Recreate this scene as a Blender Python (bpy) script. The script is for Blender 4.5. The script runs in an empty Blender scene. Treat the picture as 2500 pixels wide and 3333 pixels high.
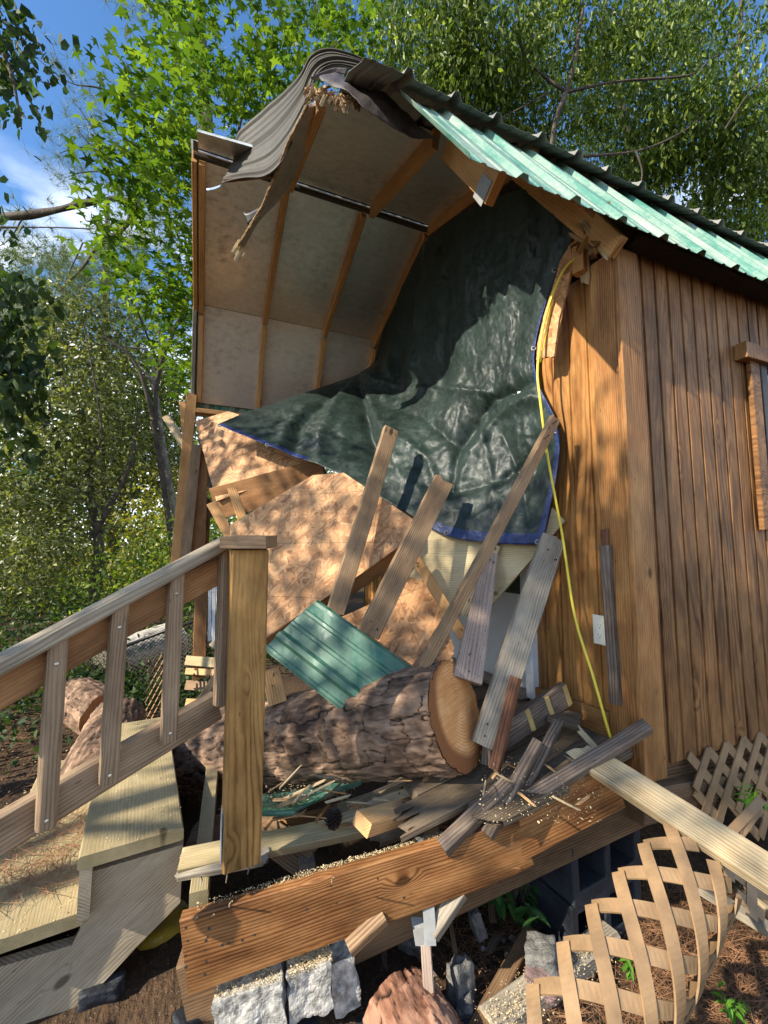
import bpy, math, random
import numpy as np
from mathutils import Vector, Matrix, noise
rnd = random.Random(7)
rng = np.random.default_rng(11)
SC = bpy.context.scene
R = math.radians

# ------------------------------------------------------------------ camera
FPX, YAW, PIT, HC = 1385.0, R(22.6), R(5.3), 0.85
cy, sy, cp, sp = math.cos(YAW), math.sin(YAW), math.cos(PIT), math.sin(PIT)
FWD = Vector((sy*cp, cy*cp, sp)); RGT = Vector((cy, -sy, 0)); UPV = RGT.cross(FWD)
CAM = Vector((0, 0, HC))
cd = bpy.data.cameras.new('camera'); cam = bpy.data.objects.new('camera', cd)
SC.collection.objects.link(cam)
cam.matrix_world = Matrix(((RGT.x, UPV.x, -FWD.x, 0), (RGT.y, UPV.y, -FWD.y, 0), (RGT.z, UPV.z, -FWD.z, HC), (0, 0, 0, 1)))
cd.sensor_fit = 'VERTICAL'; cd.sensor_height = 36.0; cd.lens = 36.0*FPX/3333.0
cd.clip_start = 0.02; cd.clip_end = 500
SC.camera = cam

# ------------------------------------------------------------------ light
TOSUN = Vector((-1, -.17, .68)).normalized()
EL = math.asin(TOSUN.z); AZ = math.atan2(TOSUN.x, TOSUN.y)
w = bpy.data.worlds.new('World'); SC.world = w; w.use_nodes = True
nt = w.node_tree; N = nt.nodes; L = nt.links
bg = N['Background']; sky = N.new('ShaderNodeTexSky'); sky.sky_type = 'NISHITA'
sky.sun_disc = False; sky.sun_elevation = EL; sky.sun_rotation = AZ; sky.air_density = 1.0; sky.dust_density = .15; sky.ozone_density = 3.5
tc = N.new('ShaderNodeTexCoord'); mp = N.new('ShaderNodeMapping'); mp.inputs['Scale'].default_value = (1.2, 1.2, 3.2)
nz = N.new('ShaderNodeTexNoise'); nz.inputs['Scale'].default_value = 3.0; nz.inputs['Detail'].default_value = 8
rp = N.new('ShaderNodeValToRGB'); rp.color_ramp.elements[0].position = .44; rp.color_ramp.elements[1].position = .58
sx = N.new('ShaderNodeSeparateXYZ'); mr = N.new('ShaderNodeMapRange'); mr.inputs[1].default_value = .61; mr.inputs[2].default_value = .50
mu = N.new('ShaderNodeMath'); mu.operation = 'MULTIPLY'; mx = N.new('ShaderNodeMixRGB'); mx.inputs[2].default_value = (9, 9.4, 10, 1)
L.new(tc.outputs['Generated'], mp.inputs[0]); L.new(mp.outputs[0], nz.inputs['Vector']); L.new(nz.outputs['Fac'], rp.inputs[0])
L.new(tc.outputs['Generated'], sx.inputs[0]); L.new(sx.outputs['Z'], mr.inputs[0]); L.new(mr.outputs[0], mu.inputs[0]); L.new(rp.outputs[0], mu.inputs[1])
L.new(mu.outputs[0], mx.inputs[0]); hs = N.new('ShaderNodeHueSaturation'); hs.inputs['Saturation'].default_value = 1.14; hs.inputs['Value'].default_value = 1.1; L.new(sky.outputs[0], hs.inputs['Color']); L.new(hs.outputs[0], mx.inputs[1]); L.new(mx.outputs[0], bg.inputs[0]); bg.inputs[1].default_value = .125
sl = bpy.data.lights.new('sun', 'SUN'); sl.energy = 4.8; sl.angle = R(.55); sl.color = (1, .91, .75)
so = bpy.data.objects.new('sun', sl); SC.collection.objects.link(so)
so.rotation_euler = (-TOSUN).to_track_quat('-Z', 'Y').to_euler()
SC.view_settings.view_transform = 'Standard'; SC.view_settings.look = 'None'
SC.view_settings.exposure = 1.0; SC.view_settings.gamma = 1
SC.cycles.max_bounces = 8; SC.cycles.diffuse_bounces = 4; SC.cycles.transparent_max_bounces = 8
SC.cycles.sample_clamp_indirect = 6

# ------------------------------------------------------------------ pixel -> world
def ray(px, py): return RGT*((px-1250)/FPX) + UPV*((1666.5-py)/FPX) + FWD
def at(px, py, d): return CAM + ray(px, py)*d
def onX(px, py, x): r = ray(px, py); return CAM + r*(x/r.x)
def onY(px, py, y): r = ray(px, py); return CAM + r*(y/r.y)
def onZ(px, py, z): r = ray(px, py); return CAM + r*((z-HC)/r.z)
def onP(px, py, p, n): r = ray(px, py); return CAM + r*((p-CAM).dot(n)/r.dot(n))
def pt(q): return q if isinstance(q, Vector) else at(*q)

# ------------------------------------------------------------------ materials
def newmat(name):
    m = bpy.data.materials.new(name); m.use_nodes = True
    t = m.node_tree; b = t.nodes['Principled BSDF']; return m, t, b
class NT:
    def __init__(s, t): s.t = t; s.n = t.nodes; s.l = t.links
    def node(s, ty, **k):
        n = s.n.new(ty)
        for a, v in k.items(): setattr(n, a, v)
        return n
    def put(s, n, key, v):
        if hasattr(v, 'links') or isinstance(v, bpy.types.NodeSocket): s.l.new(v, n.inputs[key])
        else: n.inputs[key].default_value = v
    def math(s, op, a, b=0.0, c=None, clamp=False):
        n = s.node('ShaderNodeMath', operation=op); n.use_clamp = clamp; s.put(n, 0, a); s.put(n, 1, b)
        if c is not None: s.put(n, 2, c)
        return n.outputs[0]
    def mapping(s, v, scale, rot=(0, 0, 0)):
        n = s.node('ShaderNodeMapping'); s.l.new(v, n.inputs[0]); n.inputs['Scale'].default_value = scale; n.inputs['Rotation'].default_value = rot
        return n.outputs[0]
    def noise(s, v, scale=1, detail=3, rough=.5, dist=0):
        n = s.node('ShaderNodeTexNoise'); s.l.new(v, n.inputs['Vector'])
        n.inputs['Scale'].default_value = scale; n.inputs['Detail'].default_value = detail; n.inputs['Roughness'].default_value = rough; n.inputs['Distortion'].default_value = dist
        return n.outputs['Fac']
    def voro(s, v, scale=1, feature='F1', out='Distance', rand=1):
        n = s.node('ShaderNodeTexVoronoi', feature=feature); s.l.new(v, n.inputs['Vector']); n.inputs['Scale'].default_value = scale
        n.inputs['Randomness'].default_value = rand
        return n.outputs[out]
    def ramp(s, f, stops):
        n = s.node('ShaderNodeValToRGB'); s.l.new(f, n.inputs[0]); e = n.color_ramp.elements
        while len(e) < len(stops): e.new(.5)
        for i, (p, c) in enumerate(stops):
            e[i].position = p; e[i].color = (*c, 1) if not isinstance(c, float) else (c, c, c, 1)
        return n.outputs[0]
    def mix(s, f, a, b, mode='MIX'):
        n = s.node('ShaderNodeMixRGB', blend_type=mode); s.put(n, 0, f)
        for k, v in ((1, a), (2, b)):
            if isinstance(v, tuple): n.inputs[k].default_value = (*v, 1) if len(v) == 3 else v
            else: s.l.new(v, n.inputs[k])
        return n.outputs[0]
    def rng(s, f, a, b, c=0, d=1):
        n = s.node('ShaderNodeMapRange'); s.l.new(f, n.inputs[0])
        for i, v in enumerate((a, b, c, d)): n.inputs[i+1].default_value = v
        return n.outputs[0]
    def bump(s, h, strength=.3, dist=.01):
        n = s.node('ShaderNodeBump'); s.l.new(h, n.inputs['Height']); n.inputs['Strength'].default_value = strength; n.inputs['Distance'].default_value = dist
        return n.outputs[0]
    def coord(s, rand=True):
        o = s.node('ShaderNodeTexCoord').outputs['Object']
        if not rand: return o
        r = s.node('ShaderNodeObjectInfo').outputs['Random']
        c = s.node('ShaderNodeCombineXYZ'); k = s.math('MULTIPLY', r, 37.0)
        for i in range(3): s.l.new(k, c.inputs[i])
        a = s.node('ShaderNodeVectorMath', operation='ADD'); s.l.new(o, a.inputs[0]); s.l.new(c.outputs[0], a.inputs[1])
        return a.outputs[0]

def perm(axis, a, b):  # a along the grain, b across
    return {'X': (a, b, b), 'Y': (b, a, b), 'Z': (b, b, a)}[axis]
def wood(name, dark, mid, light, axis='X', stain=.45, knots=True, rough=.72, bump=.35, ring=1.0, tint=None, speck=0, K=620, A=46, kg=.80):
    """sawn timber: growth ring lines that wander along the grain, fibres, knots, stains"""
    m, t, b = newmat(name); q = NT(t); v = q.coord()
    s_ = q.node('ShaderNodeSeparateXYZ'); q.l.new(v, s_.inputs[0])
    ac = q.math('ADD', s_.outputs[1 if axis == 'X' else 0], q.math('MULTIPLY', s_.outputs[2 if axis == 'X' else 1], .8))
    low = q.noise(q.mapping(v, perm(axis, .8, 6.0)), 1.0, 2, .45, .3)
    fine = q.noise(q.mapping(v, perm(axis, 6, 30)), 1.0, 3, .5)
    kv = q.mapping(v, (4.2, 8.5, 1) if axis == 'X' else (7.5, 1, 3.4)); kd = q.voro(kv, 1.0); kc = q.node('ShaderNodeSeparateColor'); q.l.new(q.voro(kv, 1.0, 'F1', 'Color'), kc.inputs[0])
    gate = kg; kg = q.math('MULTIPLY', q.rng(kd, .30, .05), q.math('GREATER_THAN', kc.outputs[0], gate)) if knots else None
    ph = q.math('ADD', q.math('MULTIPLY', ac, float(K)), q.math('ADD', q.math('MULTIPLY', low, float(A)), q.math('MULTIPLY', fine, 5.0)))
    if knots: ph = q.math('ADD', ph, q.math('MULTIPLY', kg, 16.0))
    rings = q.math('POWER', q.rng(q.math('SINE', ph), -1, 1), 2.2)
    amt = q.rng(q.noise(q.mapping(v, perm(axis, 1.2, 9)), 1, 2), .36, .66, .05*ring, .25*ring)
    fib = q.noise(q.mapping(v, perm(axis, 9, 420)), 1, 4, .7)
    mott = q.noise(q.mapping(v, perm(axis, 5, 16)), 1, 5, .65)
    f = q.math('SUBTRACT', q.math('ADD', q.math('MULTIPLY', fib, .42), q.math('ADD', q.math('MULTIPLY', mott, .5), .14)), q.math('MULTIPLY', rings, amt))
    col = q.ramp(f, [(.26, dark), (.50, mid), (.72, light)])
    st = q.noise(q.mapping(v, perm(axis, 2.6, 8)), 1, 6, .65)
    col = q.mix(1.0, col, q.ramp(q.rng(st, .38, .64, 1.0, 1.0-stain), [(0, 0.0), (1, 1.0)]), 'MULTIPLY')
    if tint: col = q.mix(q.rng(q.noise(v, 6, 4), .46, .60), col, q.mix(.65, col, tint))
    if knots:
        kk = q.math('MULTIPLY', q.rng(q.math('ADD', kd, q.math('MULTIPLY', fine, .05)), .16, .11), q.math('GREATER_THAN', kc.outputs[0], gate))
        col = q.mix(q.math('MULTIPLY', kk, .85), col, tuple(c*.4 for c in dark))
    if speck:
        sp_ = q.noise(v, 130, 2); col = q.mix(q.rng(sp_, .66, .7, 0, speck), col, (.03, .02, .015))
    sv = q.voro(q.mapping(v, perm(axis, 9, 30)), 1.0)     # small dents, dirt and old nail spots
    col = q.mix(q.rng(sv, .05, .09, .6, 0), col, tuple(c*.5 for c in dark))
    t.links.new(col, b.inputs['Base Color']); b.inputs['Roughness'].default_value = rough; b.inputs['Specular IOR Level'].default_value = .25
    t.links.new(q.bump(q.math('SUBTRACT', f, q.math('MULTIPLY', rings, .2)), bump, .003), b.inputs['Normal'])
    return m
M = {}
M['grey'] = wood('weathered grey wood', (.13, .105, .078), (.29, .242, .18), (.44, .385, .30), stain=.35)
M['brown'] = wood('weathered brown wood', (.11, .064, .033), (.28, .172, .094), (.42, .285, .165), stain=.35)
M['rail'] = wood('weathered railing wood', (.12, .074, .044), (.30, .198, .118), (.43, .31, .2), stain=.35, knots=False)
M['railtop'] = wood('grey handrail wood', (.14, .11, .076), (.31, .25, .175), (.45, .38, .28), stain=.3, knots=False)
M['orange'] = wood('stained orange wood', (.15, .06, .022), (.30, .14, .055), (.44, .235, .10), stain=.45)
M['pine'] = wood('fresh pine', (.36, .18, .07), (.56, .32, .135), (.70, .45, .22), stain=.22, bump=.15)
M['pale'] = wood('pale broken pine', (.26, .18, .09), (.46, .34, .19), (.60, .48, .30), stain=.3)
M['treated'] = wood('treated greenish pine', (.20, .145, .068), (.36, .28, .145), (.49, .395, .225), stain=.25, ring=.7)
M['post'] = wood('yellow brown post pine', (.15, .062, .014), (.38, .195, .058), (.52, .305, .105), stain=.5, bump=.2, ring=1.1, K=330, A=60, kg=.5)
M['darkw'] = wood('dark weathered wood', (.05, .032, .022), (.135, .092, .064), (.29, .235, .19), stain=.4)
M['redw'] = wood('dark reddish wood', (.07, .025, .012), (.17, .07, .035), (.30, .14, .075), stain=.5)
M['pink'] = wood('pinkish dusty wood', (.19, .13, .10), (.34, .25, .20), (.46, .36, .29), stain=.3, speck=.8)
M['rim'] = wood('wet brown rim wood', (.085, .030, .010), (.255, .105, .036), (.41, .21, .08), stain=.65, rough=.5, ring=1.2, kg=.7)
M['stringer'] = wood('tan weathered stringer wood', (.19, .14, .09), (.40, .315, .21), (.55, .45, .32), stain=.3)
M['skid'] = wood('dark brown skid wood', (.07, .038, .02), (.17, .098, .05), (.28, .175, .095), stain=.5)
M['ply'] = wood('light plywood', (.40, .30, .15), (.55, .43, .24), (.66, .55, .33), stain=.25, bump=.1)
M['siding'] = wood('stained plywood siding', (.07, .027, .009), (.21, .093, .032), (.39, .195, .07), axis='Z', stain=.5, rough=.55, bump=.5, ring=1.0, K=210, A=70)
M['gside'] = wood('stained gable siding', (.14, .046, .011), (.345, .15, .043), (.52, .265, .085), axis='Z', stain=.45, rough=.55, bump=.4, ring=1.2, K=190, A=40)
M['trim'] = wood('stained corner trim', (.13, .042, .012), (.345, .148, .047), (.52, .275, .095), stain=.45, rough=.55)
M['trimd'] = wood('dark stained trim', (.04, .018, .009), (.10, .047, .022), (.17, .085, .04), stain=.4)
M['eaveshade'] = wood('eave wood with painted-in shade', (.006, .005, .004), (.016, .012, .009), (.03, .022, .016), stain=.3)  # near black: the shadow under the eave is put into the soffit colour
M['deck'] = wood('dirty deck board', (.06, .042, .026), (.15, .108, .07), (.26, .20, .135), stain=.55, speck=.7)
M['raft'] = wood('rafter pine', (.34, .15, .05), (.52, .265, .095), (.64, .37, .16), stain=.25, bump=.12)

def plain(name, col, rough=.6, metal=0, bumps=None, var=.25, vs=8, spec=.4):
    m, t, b = newmat(name); q = NT(t); v = q.coord()
    n = q.noise(v, vs, 5, .6)
    c = q.mix(q.rng(n, .35, .7), tuple(x*(1-var) for x in col), tuple(min(1, x*(1+var)) for x in col))
    t.links.new(c, b.inputs['Base Color']); b.inputs['Roughness'].default_value = rough; b.inputs['Metallic'].default_value = metal
    b.inputs['Specular IOR Level'].default_value = spec
    if bumps: t.links.new(q.bump(q.noise(v, bumps[0], 5, .6), bumps[1], bumps[2]), b.inputs['Normal'])
    return m
M['white'] = plain('white door paint and baluster sunlight', (.72, .73, .75), .4, var=.05)
M['plate'] = plain('ivory plastic', (.78, .75, .62), .35, var=.02)
M['slot'] = plain('dark slot', (.05, .045, .04), .6)
M['glass'] = plain('dark glass pane', (.02, .022, .025), .04, var=.1, spec=.8)
M['felt'] = plain('black roofing felt', (.055, .047, .05), .6, bumps=(25, .5, .01), var=.4)
M['black'] = plain('black rubber', (.012, .012, .013), .4)
M['steel'] = plain('galvanized steel', (.27, .27, .26), .6, .2, var=.15, vs=30)
M['screw'] = plain('screw head', (.55, .50, .40), .35, .8)
M['bluemetal'] = plain('bluish metal bracket', (.32, .40, .50), .45, .6, var=.2, vs=20)
M['yellow'] = plain('yellow cord rubber', (.78, .62, .06), .4, var=.1)
M['glue'] = plain('dried yellow glue', (.52, .36, .13), .7, bumps=(60, .4, .004), var=.3)
M['tarpblue'] = plain('blue tarp hem', (.018, .035, .12), .38, bumps=(60, .6, .01), var=.4, vs=25)
M['lattice'] = plain('tan lattice plastic', (.27, .168, .084), .55, bumps=(200, .2, .002), var=.3, vs=9)
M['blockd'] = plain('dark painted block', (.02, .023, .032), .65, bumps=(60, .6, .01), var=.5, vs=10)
M['blockw'] = plain('white painted block', (.42, .40, .36), .75, bumps=(110, .7, .008), var=.6, vs=34)
M['stone'] = plain('grey rubble', (.17, .163, .15), .9, bumps=(110, .9, .012), var=.5, vs=26)
M['lav'] = plain('reddish clay lump', (.20, .13, .125), .85, bumps=(20, .8, .03), var=.35)
M['sawdust'] = plain('sawdust chips', (.62, .48, .27), .9, var=.2, vs=60)
M['needle'] = plain('dry pine needle', (.25, .125, .06), .8, var=.5, vs=12)
M['bag'] = plain('yellow plastic bag', (.30, .20, .02), .4, bumps=(12, .6, .03), var=.3)
M['cone'] = plain('pine cone scale', (.045, .03, .024), .7, var=.4, vs=60)
M['limb'] = plain('limb bark', (.085, .065, .052), .9, bumps=(40, .8, .02), var=.4)
M['palelimb'] = plain('pale limb bark', (.22, .19, .16), .9, bumps=(40, .8, .02), var=.4)
M['paletrunk'] = plain('pale fallen trunk', (.50, .47, .42), .9, bumps=(14, .8, .03), var=.35, vs=5)

def osb(name):
    m, t, b = newmat(name); q = NT(t); v = q.coord()
    wv = q.node('ShaderNodeVectorMath', operation='ADD'); q.l.new(v, wv.inputs[0])
    nn = q.node('ShaderNodeTexNoise'); q.l.new(v, nn.inputs[0]); nn.inputs['Scale'].default_value = 9
    sc = q.node('ShaderNodeVectorMath', operation='SCALE'); q.l.new(nn.outputs['Color'], sc.inputs[0]); sc.inputs['Scale'].default_value = .05; q.l.new(sc.outputs[0], wv.inputs[1])
    v2 = wv.outputs[0]
    rot = lambda an: q.mapping(v2, (1, 1, 1), (0, 0, an))
    a = q.voro(q.mapping(rot(.3), (15, 62, 30)), 1, 'F1', 'Color'); c = q.voro(q.mapping(rot(1.25), (17, 70, 30)), 1, 'F1', 'Color')
    e = q.voro(q.mapping(rot(-.75), (16, 80, 30)), 1, 'F1', 'Color')
    def ch(cn, k):
        s_ = q.node('ShaderNodeSeparateColor'); q.l.new(cn, s_.inputs[0]); return s_.outputs[k]
    f = q.mix(q.rng(ch(c, 1), .55, .57), a, c); f = q.mix(q.rng(ch(e, 1), .62, .64), f, e)
    f = q.math('ADD', q.math('MULTIPLY', ch(f, 0), .75), q.math('MULTIPLY', q.noise(q.mapping(v, (30, 120, 30)), 1, 3), .3))
    col = q.ramp(f, [(.05, (.22, .09, .035)), (.30, (.38, .185, .08)), (.65, (.49, .26, .118)), (.98, (.60, .36, .18))])
    sp_ = q.node('ShaderNodeSeparateXYZ'); q.l.new(v, sp_.inputs[0])
    ln = q.math('MINIMUM', q.math('ABSOLUTE', q.math('SUBTRACT', q.math('FRACT', q.math('MULTIPLY', sp_.outputs[0], 3.3)), .5)), q.math('ABSOLUTE', q.math('SUBTRACT', q.math('FRACT', q.math('MULTIPLY', sp_.outputs[1], 3.3)), .5)))
    col = q.mix(q.rng(ln, .005, .009, .5, 0), col, (.07, .05, .04))
    t.links.new(col, b.inputs['Base Color']); b.inputs['Roughness'].default_value = .65; b.inputs['Specular IOR Level'].default_value = .25
    t.links.new(q.bump(f, .35, .004), b.inputs['Normal']); return m
M['ridge'] = plain('dark ridge timber', (.06, .05, .04), .85)
M['osb'] = osb('oriented strand board')
M['rawosb'] = plain('torn strand board edge', (.38, .24, .12), .9, bumps=(70, .9, .02), var=.45, vs=45)

def silver():
    m, t, b = newmat('foil faced sheathing'); q = NT(t); v = q.coord(False)
    n1 = q.noise(q.mapping(v, (16, 22, 22)), 1, 7, .7); n2 = q.noise(v, 1.6, 3, .6)
    f = q.math('ADD', q.math('MULTIPLY', n1, .6), q.math('MULTIPLY', n2, .5))
    col = q.ramp(f, [(.33, (.30, .29, .265)), (.50, (.72, .69, .62)), (.72, (.95, .91, .82))])
    t.links.new(col, b.inputs['Base Color']); b.inputs['Metallic'].default_value = .7
    t.links.new(q.rng(n1, .3, .7, .48, .30), b.inputs['Roughness'])
    t.links.new(q.bump(q.noise(v, 22, 4, .6), .10, .02), b.inputs['Normal']); return m
M['silver'] = silver()

def tarpmat():
    """crinkled woven plastic: flat facets that meet in sharp creases"""
    m, t, b = newmat('green tarp'); q = NT(t); v = q.coord(False)
    wn = q.node('ShaderNodeTexNoise'); q.l.new(v, wn.inputs[0]); wn.inputs['Scale'].default_value = 6; wn.inputs['Detail'].default_value = 3
    wa = q.node('ShaderNodeVectorMath', operation='MULTIPLY_ADD'); q.l.new(wn.outputs['Color'], wa.inputs[0]); wa.inputs[1].default_value = (.16, .16, .16); q.l.new(v, wa.inputs[2]); v3 = wa.outputs[0]
    def facet(scale, rot, amt):
        c = q.voro(q.mapping(q.mapping(v3, (1, 1, 1), rot), scale), 1, 'F1', 'Color')
        a = q.node('ShaderNodeVectorMath', operation='SUBTRACT'); q.l.new(c, a.inputs[0]); a.inputs[1].default_value = (.5, .5, .5)
        k = q.node('ShaderNodeVectorMath', operation='SCALE'); q.l.new(a.outputs[0], k.inputs[0]); k.inputs['Scale'].default_value = amt; return k.outputs[0]
    nv = q.node('ShaderNodeNewGeometry').outputs['Normal']
    for fc in (facet((11, 11, 6), (.2, .1, .3), .16), facet((30, 24, 15), (.7, .3, 1.1), .17), facet((70, 60, 40), (.1, .9, .4), .12)):
        a = q.node('ShaderNodeVectorMath', operation='ADD'); q.l.new(nv, a.inputs[0]); q.l.new(fc, a.inputs[1]); nv = a.outputs[0]
    nn = q.node('ShaderNodeVectorMath', operation='NORMALIZE'); q.l.new(nv, nn.inputs[0])
    big = q.noise(v, 3, 4, .6)
    col = q.mix(q.rng(big, .35, .65), (.007, .015, .0125), (.014, .028, .023))
    dust = q.noise(v, 40, 4, .7); col = q.mix(q.rng(dust, .58, .72, 0, .25), col, (.10, .11, .09))
    t.links.new(col, b.inputs['Base Color']); t.links.new(q.rng(dust, .4, .7, .47, .65), b.inputs['Roughness']); b.inputs['Specular IOR Level'].default_value = .42
    t.links.new(nn.outputs[0], b.inputs['Normal']); return m
M['tarp'] = tarpmat()

def metal(name, a, bcol, dust, dfac=.6, rough=.42, streak=True):
    m, t, b = newmat(name); q = NT(t); v = q.coord(False)
    n1 = q.noise(q.mapping(v, (26, 2.2, 2.2)), 1, 5, .65); n2 = q.noise(v, 60, 4, .7); n3 = q.noise(v, 3.5, 4, .6)
    col = q.mix(q.rng(n3, .35, .65), a, bcol)
    f = q.math('ADD', q.math('MULTIPLY', n1, .6), q.math('ADD', q.math('MULTIPLY', n2, .25), q.math('MULTIPLY', n3, .2)))
    col = q.mix(q.rng(f, .45, .64, 0, dfac), col, dust)
    t.links.new(col, b.inputs['Base Color']); b.inputs['Metallic'].default_value = .0
    t.links.new(q.rng(f, .4, .7, rough, .8), b.inputs['Roughness']); b.inputs['Specular IOR Level'].default_value = .5
    t.links.new(q.bump(n3, .05, .02), b.inputs['Normal']); return m
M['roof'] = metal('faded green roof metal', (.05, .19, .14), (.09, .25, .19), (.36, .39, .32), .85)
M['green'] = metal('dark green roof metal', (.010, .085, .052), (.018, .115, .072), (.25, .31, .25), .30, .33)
M['under'] = metal('grey underside of roof metal', (.15, .148, .13), (.20, .195, .17), (.26, .24, .19), .4, .5)
M['back'] = metal('shade-darkened backing of roof metal', (.028, .026, .021), (.042, .039, .032), (.07, .062, .047), .4, .6)  # base darkened so tree shade on the peeled sheet is in the colour

def barkmat(name, c1, c2, c3, crackc=(.012, .009, .008)):
    m, t, b = newmat(name); q = NT(t); v = q.coord(False)
    at_ = q.node('ShaderNodeAttribute', attribute_name='crack'); cl = q.node('ShaderNodeAttribute', attribute_name='cell')
    n = q.noise(q.mapping(v, (9, 40, 40)), 1, 6, .7); n2 = q.noise(v, 7, 4, .6)
    f = q.math('ADD', q.math('MULTIPLY', n, .55), q.math('MULTIPLY', cl.outputs['Fac'], .5))
    col = q.ramp(f, [(.30, c1), (.54, c2), (.82, c3)])
    col = q.mix(q.rng(n2, .5, .68, 0, .5), col, c3)
    col = q.mix(q.rng(at_.outputs['Fac'], .10, .62, 1, 0), col, crackc)
    t.links.new(col, b.inputs['Base Color']); b.inputs['Roughness'].default_value = .9; b.inputs['Specular IOR Level'].default_value = .15
    t.links.new(q.bump(n, .8, .012), b.inputs['Normal']); return m
M['bark'] = barkmat('pine bark', (.055, .036, .026), (.175, .11, .074), (.43, .28, .185))
M['barkr'] = barkmat('reddish pine bark', (.09, .04, .024), (.27, .13, .08), (.48, .29, .20))
M['barkp'] = barkmat('pale trunk bark', (.30, .27, .22), (.48, .44, .37), (.62, .57, .49), (.15, .13, .10))
def endmat(name, a, bcol, c):
    m, t, b = newmat(name); q = NT(t); v = q.coord(False)
    s_ = q.node('ShaderNodeSeparateXYZ'); q.l.new(v, s_.inputs[0]); nn = q.noise(v, 7, 3)
    yy = q.math('ADD', s_.outputs[1], .03); zz = q.math('ADD', s_.outputs[2], -.02)
    r = q.math('SQRT', q.math('ADD', q.math('MULTIPLY', yy, yy), q.math('MULTIPLY', zz, zz)))
    r = q.math('ADD', r, q.math('MULTIPLY', nn, .018))
    rings = q.rng(q.math('SINE', q.math('MULTIPLY', r, 560)), -1, 1)
    saw = q.noise(q.mapping(v, (1, 6, 120), (.5, 0, 0)), 1, 3); blot = q.noise(v, 14, 4)
    f = q.math('ADD', q.math('MULTIPLY', rings, .16), q.math('ADD', q.math('MULTIPLY', saw, .42), q.math('MULTIPLY', blot, .5)))
    col = q.ramp(f, [(.3, a), (.55, bcol), (.8, c)]); col = q.mix(q.rng(r, .155, .185), col, tuple(x*.5 for x in a))
    t.links.new(col, b.inputs['Base Color']); b.inputs['Roughness'].default_value = .85; t.links.new(q.bump(f, .5, .006), b.inputs['Normal']); return m
M['cut'] = endmat('sawn log end', (.52, .19, .052), (.74, .35, .12), (.88, .53, .25))
M['cutr'] = endmat('orange sawn end', (.30, .10, .03), (.46, .17, .05), (.60, .28, .10))

def leafmat(name, c1, c2, c3, trans=.45, rough=.45):
    m = bpy.data.materials.new(name); m.use_nodes = True; t = m.node_tree; q = NT(t); t.nodes.remove(t.nodes['Principled BSDF'])
    r = q.node('ShaderNodeNewGeometry').outputs['Random Per Island']; v = q.node('ShaderNodeTexCoord').outputs['Object']
    f = q.math('ADD', q.math('MULTIPLY', r, .7), q.math('MULTIPLY', q.noise(v, .9, 2), .45))
    col = q.ramp(f, [(.15, c1), (.55, c2), (.95, c3)])
    pb = q.node('ShaderNodeBsdfPrincipled'); q.l.new(col, pb.inputs['Base Color']); pb.inputs['Roughness'].default_value = rough; pb.inputs['Specular IOR Level'].default_value = .4
    tr = q.node('ShaderNodeBsdfTranslucent'); tcx = q.mix(1, col, (1.5, 1.6, .55, 1), 'MULTIPLY'); q.l.new(tcx, tr.inputs[0])
    ms = q.node('ShaderNodeMixShader'); ms.inputs[0].default_value = trans; q.l.new(pb.outputs[0], ms.inputs[1]); q.l.new(tr.outputs[0], ms.inputs[2])
    q.l.new(ms.outputs[0], t.nodes['Material Output'].inputs[0]); return m
M['star'] = leafmat('sweetgum leaf', (.022, .06, .009), (.08, .145, .02), (.20, .28, .04), .45)
M['oak'] = leafmat('oak leaf', (.026, .055, .008), (.085, .135, .018), (.27, .33, .06), .45, .4)
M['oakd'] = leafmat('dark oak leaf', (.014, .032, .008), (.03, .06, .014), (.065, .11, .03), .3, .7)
M['shrub'] = leafmat('shrub leaf', (.04, .055, .015), (.125, .145, .045), (.34, .34, .16), .36, .36)
M['yellowl'] = leafmat('yellowing leaf', (.10, .13, .02), (.24, .24, .03), (.38, .34, .06), .45)
M['pineneedle'] = leafmat('green pine needle', (.05, .075, .03), (.10, .14, .055), (.17, .20, .09), .3)
M['plant'] = leafmat('dark plant leaf', (.02, .06, .015), (.035, .10, .022), (.06, .15, .03), .3)
M['weed'] = leafmat('bright weed leaf', (.06, .16, .015), (.10, .25, .025), (.16, .33, .04), .4)
def dirtmat():
    m, t, b = newmat('soil and litter'); q = NT(t); v = q.coord(False)
    n = q.noise(v, 3, 6, .65); n2 = q.noise(v, 45, 4, .7); n3 = q.noise(q.mapping(v, (60, 12, 1), (0, 0, .6)), 1, 3); vo = q.voro(v, 70)
    f = q.math('ADD', q.math('MULTIPLY', n, .5), q.math('ADD', q.math('MULTIPLY', n2, .3), q.math('MULTIPLY', n3, .25)))
    col = q.ramp(f, [(.35, (.022, .015, .011)), (.55, (.075, .048, .03)), (.72, (.17, .10, .055))])
    col = q.mix(q.rng(vo, .10, .16, .7, 0), col, (.30, .25, .19))
    t.links.new(col, b.inputs['Base Color']); b.inputs['Roughness'].default_value = .95; b.inputs['Specular IOR Level'].default_value = .1
    t.links.new(q.bump(f, .9, .04), b.inputs['Normal']); return m
M['dirt'] = dirtmat()

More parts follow.
